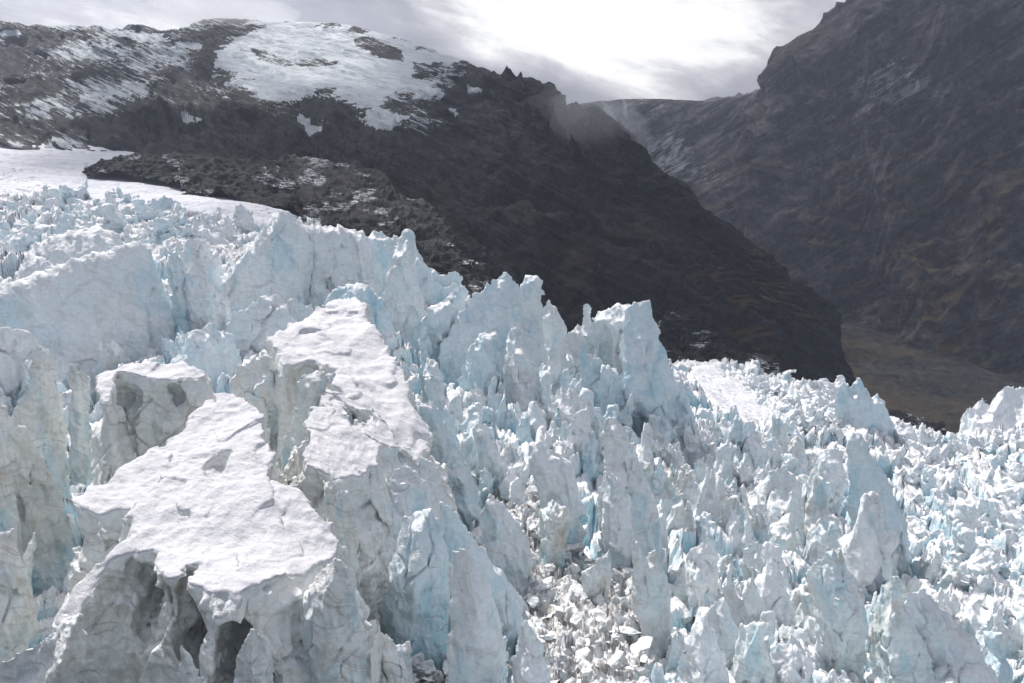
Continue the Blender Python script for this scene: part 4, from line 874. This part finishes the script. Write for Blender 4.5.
scatter(12, [(-10, 385), (60, 385), (60, 405), (100, 365), (180, 355), (230, 370), (215, 382), (90, 372), (20, 420), (-10, 420)], (22, 26), 'ib', 'ice points behind the left foreground blocks', 'small ice point showing between the left pinnacle and the square block', 33)
scatter(34, [(425, 400), (470, 390), (545, 405), (600, 425), (590, 470), (530, 440), (500, 420), (470, 440), (520, 500), (490, 500), (455, 450)], (20, 28), 'ib', 'small fins at the foot of the central wall', 'small jagged fin at the foot of the central wall of ice', 34, hs=(.9, 1.6))
scatter(58, [(650, 440), (700, 430), (740, 440), (800, 440), (815, 500), (800, 560), (740, 560), (690, 540), (650, 560), (640, 500)], (20, 36), 'iibd', 'jagged seracs in the middle of the icefall', 'jagged white serac in the crowded middle of the icefall', 35, hs=(.9, 1.6))
scatter(52, [(700, 366), (840, 378), (870, 410), (900, 440), (850, 440), (800, 430), (775, 405), (740, 368)], (11, 17), 'ii', 'small lumps beyond the snow bench', 'small white ice lump beyond the smooth snow bench', 36, hs=(.4, .8), name='ice_lump', cat='ice lump', noun='ice lump')
scatter(60, [(890, 445), (950, 446), (1024, 425), (1050, 560), (1020, 640), (950, 600), (915, 560), (900, 500)], (16, 34), 'iib', 'white humps on the right of the icefall', 'rounded white ice hump on the right side of the icefall', 37, hs=(.45, .95), name='ice_hump', cat='ice hump', noun='ice hump')
scatter(44, [(650, 560), (700, 545), (800, 550), (870, 540), (960, 590), (1040, 640), (1040, 700), (880, 700), (700, 700), (650, 640)], (26, 44), 'iidd', 'seracs along the lower right of the icefall', 'gritty ragged serac among those along the lower right', 38, hs=(.9, 1.5))
scatter(9, [(922, 440), (960, 446), (958, 452), (922, 450)], (10, 12), 'ib', 'tiny teeth on the right rim notch', 'tiny ice tooth along the notch in the right rim', 39, mind=.3)
scatter(26, [(380, 560), (420, 650), (470, 640), (520, 600), (500, 700), (380, 700), (366, 640)], (18, 24), 'ii', 'ice points around the broad blue pillar', 'small ice point in the trough around the broad blue pillar', 40, hs=(.5, .9))
scatter(14, [(470, 395), (560, 395), (620, 420), (690, 440), (690, 460), (560, 440)], (28, 34), 'bi', 'fins below the central wall', 'blue-tinged fin standing below the central wall and above the gully', 41)
scatter(185, GULLY, (5, 11), None, 'loose chunks in the rubble gully', 'loose grey-white ice chunk in the rubble gully', 42, name='ice_chunk', cat='ice chunk', meshes=chunks, lift=.25)
scatter(50, [(370, 640), (440, 650), (480, 660), (520, 640), (540, 690), (380, 700)], (8, 16), None, 'loose chunks below the broad blue pillar', 'loose ice chunk at the foot of the broad blue pillar', 43, name='ice_chunk', cat='ice chunk', meshes=chunks, lift=.25)
scatter(60, [(650, 480), (720, 500), (800, 520), (900, 600), (960, 680), (700, 700), (660, 600)], (6, 14), None, 'loose chunks between the lower right seracs', 'loose ice chunk lying between the lower right seracs', 44, name='ice_chunk', cat='ice chunk', meshes=chunks, lift=.25)

relabel()

# ------------------------------------------------------------------ unseen cloud added above the frame, outlined to shade valley and cliffs
cm = bpy.data.materials.new('cloud'); cm.use_nodes = True; t = cm.node_tree; t.nodes.clear()
df = N(t, 'ShaderNodeBsdfDiffuse'); df.inputs[0].default_value = (.8, .8, .82, 1); tl = N(t, 'ShaderNodeBsdfTranslucent'); tl.inputs[0].default_value = (.8, .8, .82, 1)
mx = N(t, 'ShaderNodeMixShader'); L(t, df.outputs[0], mx.inputs[1]); L(t, tl.outputs[0], mx.inputs[2]); o_ = N(t, 'ShaderNodeOutputMaterial'); tp = N(t, 'ShaderNodeBsdfTransparent'); m2_ = N(t, 'ShaderNodeMixShader'); m2_.inputs[0].default_value = .45; L(t, mx.outputs[0], m2_.inputs[1]); L(t, tp.outputs[0], m2_.inputs[2]); L(t, m2_.outputs[0], o_.inputs[0])
CH = 3000.; off = (CH/math.tan(SUN_EL)*math.sin(SUN_AZ), CH/math.tan(SUN_EL)*math.cos(SUN_AZ))
foot = [(-420, 800), (-200, 690), (-60, 630), (60, 640), (350, 660), (900, 640), (3600, 700), (3800, 4000), (-400, 4300), (-250, 2200), (-60, 1550), (-60, 1140), (-420, 1010)]
foot = [(a+off[0], b+off[1]) for a, b in foot]; h = 75.
xs = np.arange(-2700, 5000, h); ys = np.arange(1500, 7600, h); zs = np.arange(CH-300, CH+700, h)
X3, Y3, Z3 = xs[:, None, None], ys[None, :, None], zs[None, None, :]
pd = poly_sd(foot, xs[:, None]+0*ys[None], ys[None]+0*xs[:, None])[:, :, None]
th = 240*(1-np.exp(-np.maximum(pd, 0)/260)); Fd = np.where(pd > 0, np.abs(Z3-CH-120-th*.3)-th, -pd)+70*fbm(X3/320, Y3/320, Z3/260, 900, 3)
Fd[0] = Fd[-1] = h; Fd[:, 0] = Fd[:, -1] = h; Fd[:, :, 0] = Fd[:, :, -1] = h
V, Q = surface_nets(Fd.astype(np.float32), (xs[0], ys[0], zs[0]), h); link('cloud', mesh_from('cloud', V, Q, cm), kind='structure')

# ------------------------------------------------------------------ mist catching on the peaks
def mist(px, py, Y, r, dens, seed):
    p = at(px, py, Y); m = bpy.data.materials.new('mist'); m.use_nodes = True; t = m.node_tree; t.nodes.clear()
    v = N(t, 'ShaderNodeVolumePrincipled'); v.inputs['Color'].default_value = (.9, .92, .97, 1); v.inputs['Density'].default_value = dens; v.inputs['Anisotropy'].default_value = .3
    o_ = N(t, 'ShaderNodeOutputMaterial'); L(t, v.outputs[0], o_.inputs['Volume'])
    h = .09; g_ = np.arange(-1.5, 1.51, h); X3 = g_[:, None, None]; Y3 = g_[None, :, None]; Z3 = g_[None, None, :]
    Fd = np.sqrt(X3**2+Y3**2+Z3**2)-1+.28*fbm(X3*1.3, Y3*1.3, Z3*1.3, seed, 3); V, Q = surface_nets(Fd.astype(np.float32), (g_[0],)*3, h); V, Q = biggest(V, Q)
    o = link('mist', mesh_from('mist', V, Q, m), kind='stuff'); o.location = p; o.scale = r
mist(592, 122, 1010, (75, 60, 38), .0035, 3)
mist(560, 112, 1060, (70, 60, 30), .002, 5)
mist(222, 14, 1460, (120, 90, 34), .006, 8)

# ------------------------------------------------------------------ haze
hm = bpy.data.materials.new('haze'); hm.use_nodes = True; t = hm.node_tree; t.nodes.clear()
pv = N(t, 'ShaderNodeVolumePrincipled'); pv.inputs['Color'].default_value = (.74, .81, 1.0, 1); pv.inputs['Density'].default_value = .00007; pv.inputs['Anisotropy'].default_value = .35
o_ = N(t, 'ShaderNodeOutputMaterial'); L(t, pv.outputs[0], o_.inputs['Volume'])
allz = []; 
x0, x1, y0, y1, z0, z1 = -3400, 4200, -60, 6200, -900, 1500
Vb = [(a, b, c) for a in (x0, x1) for b in (y0, y1) for c in (z0, z1)]
me = bpy.data.meshes.new('haze'); me.from_pydata(Vb, [], [(0, 1, 3, 2), (4, 6, 7, 5), (0, 4, 5, 1), (2, 3, 7, 6), (0, 2, 6, 4), (1, 5, 7, 3)]); me.materials.append(hm)
link('haze', me, kind='stuff')
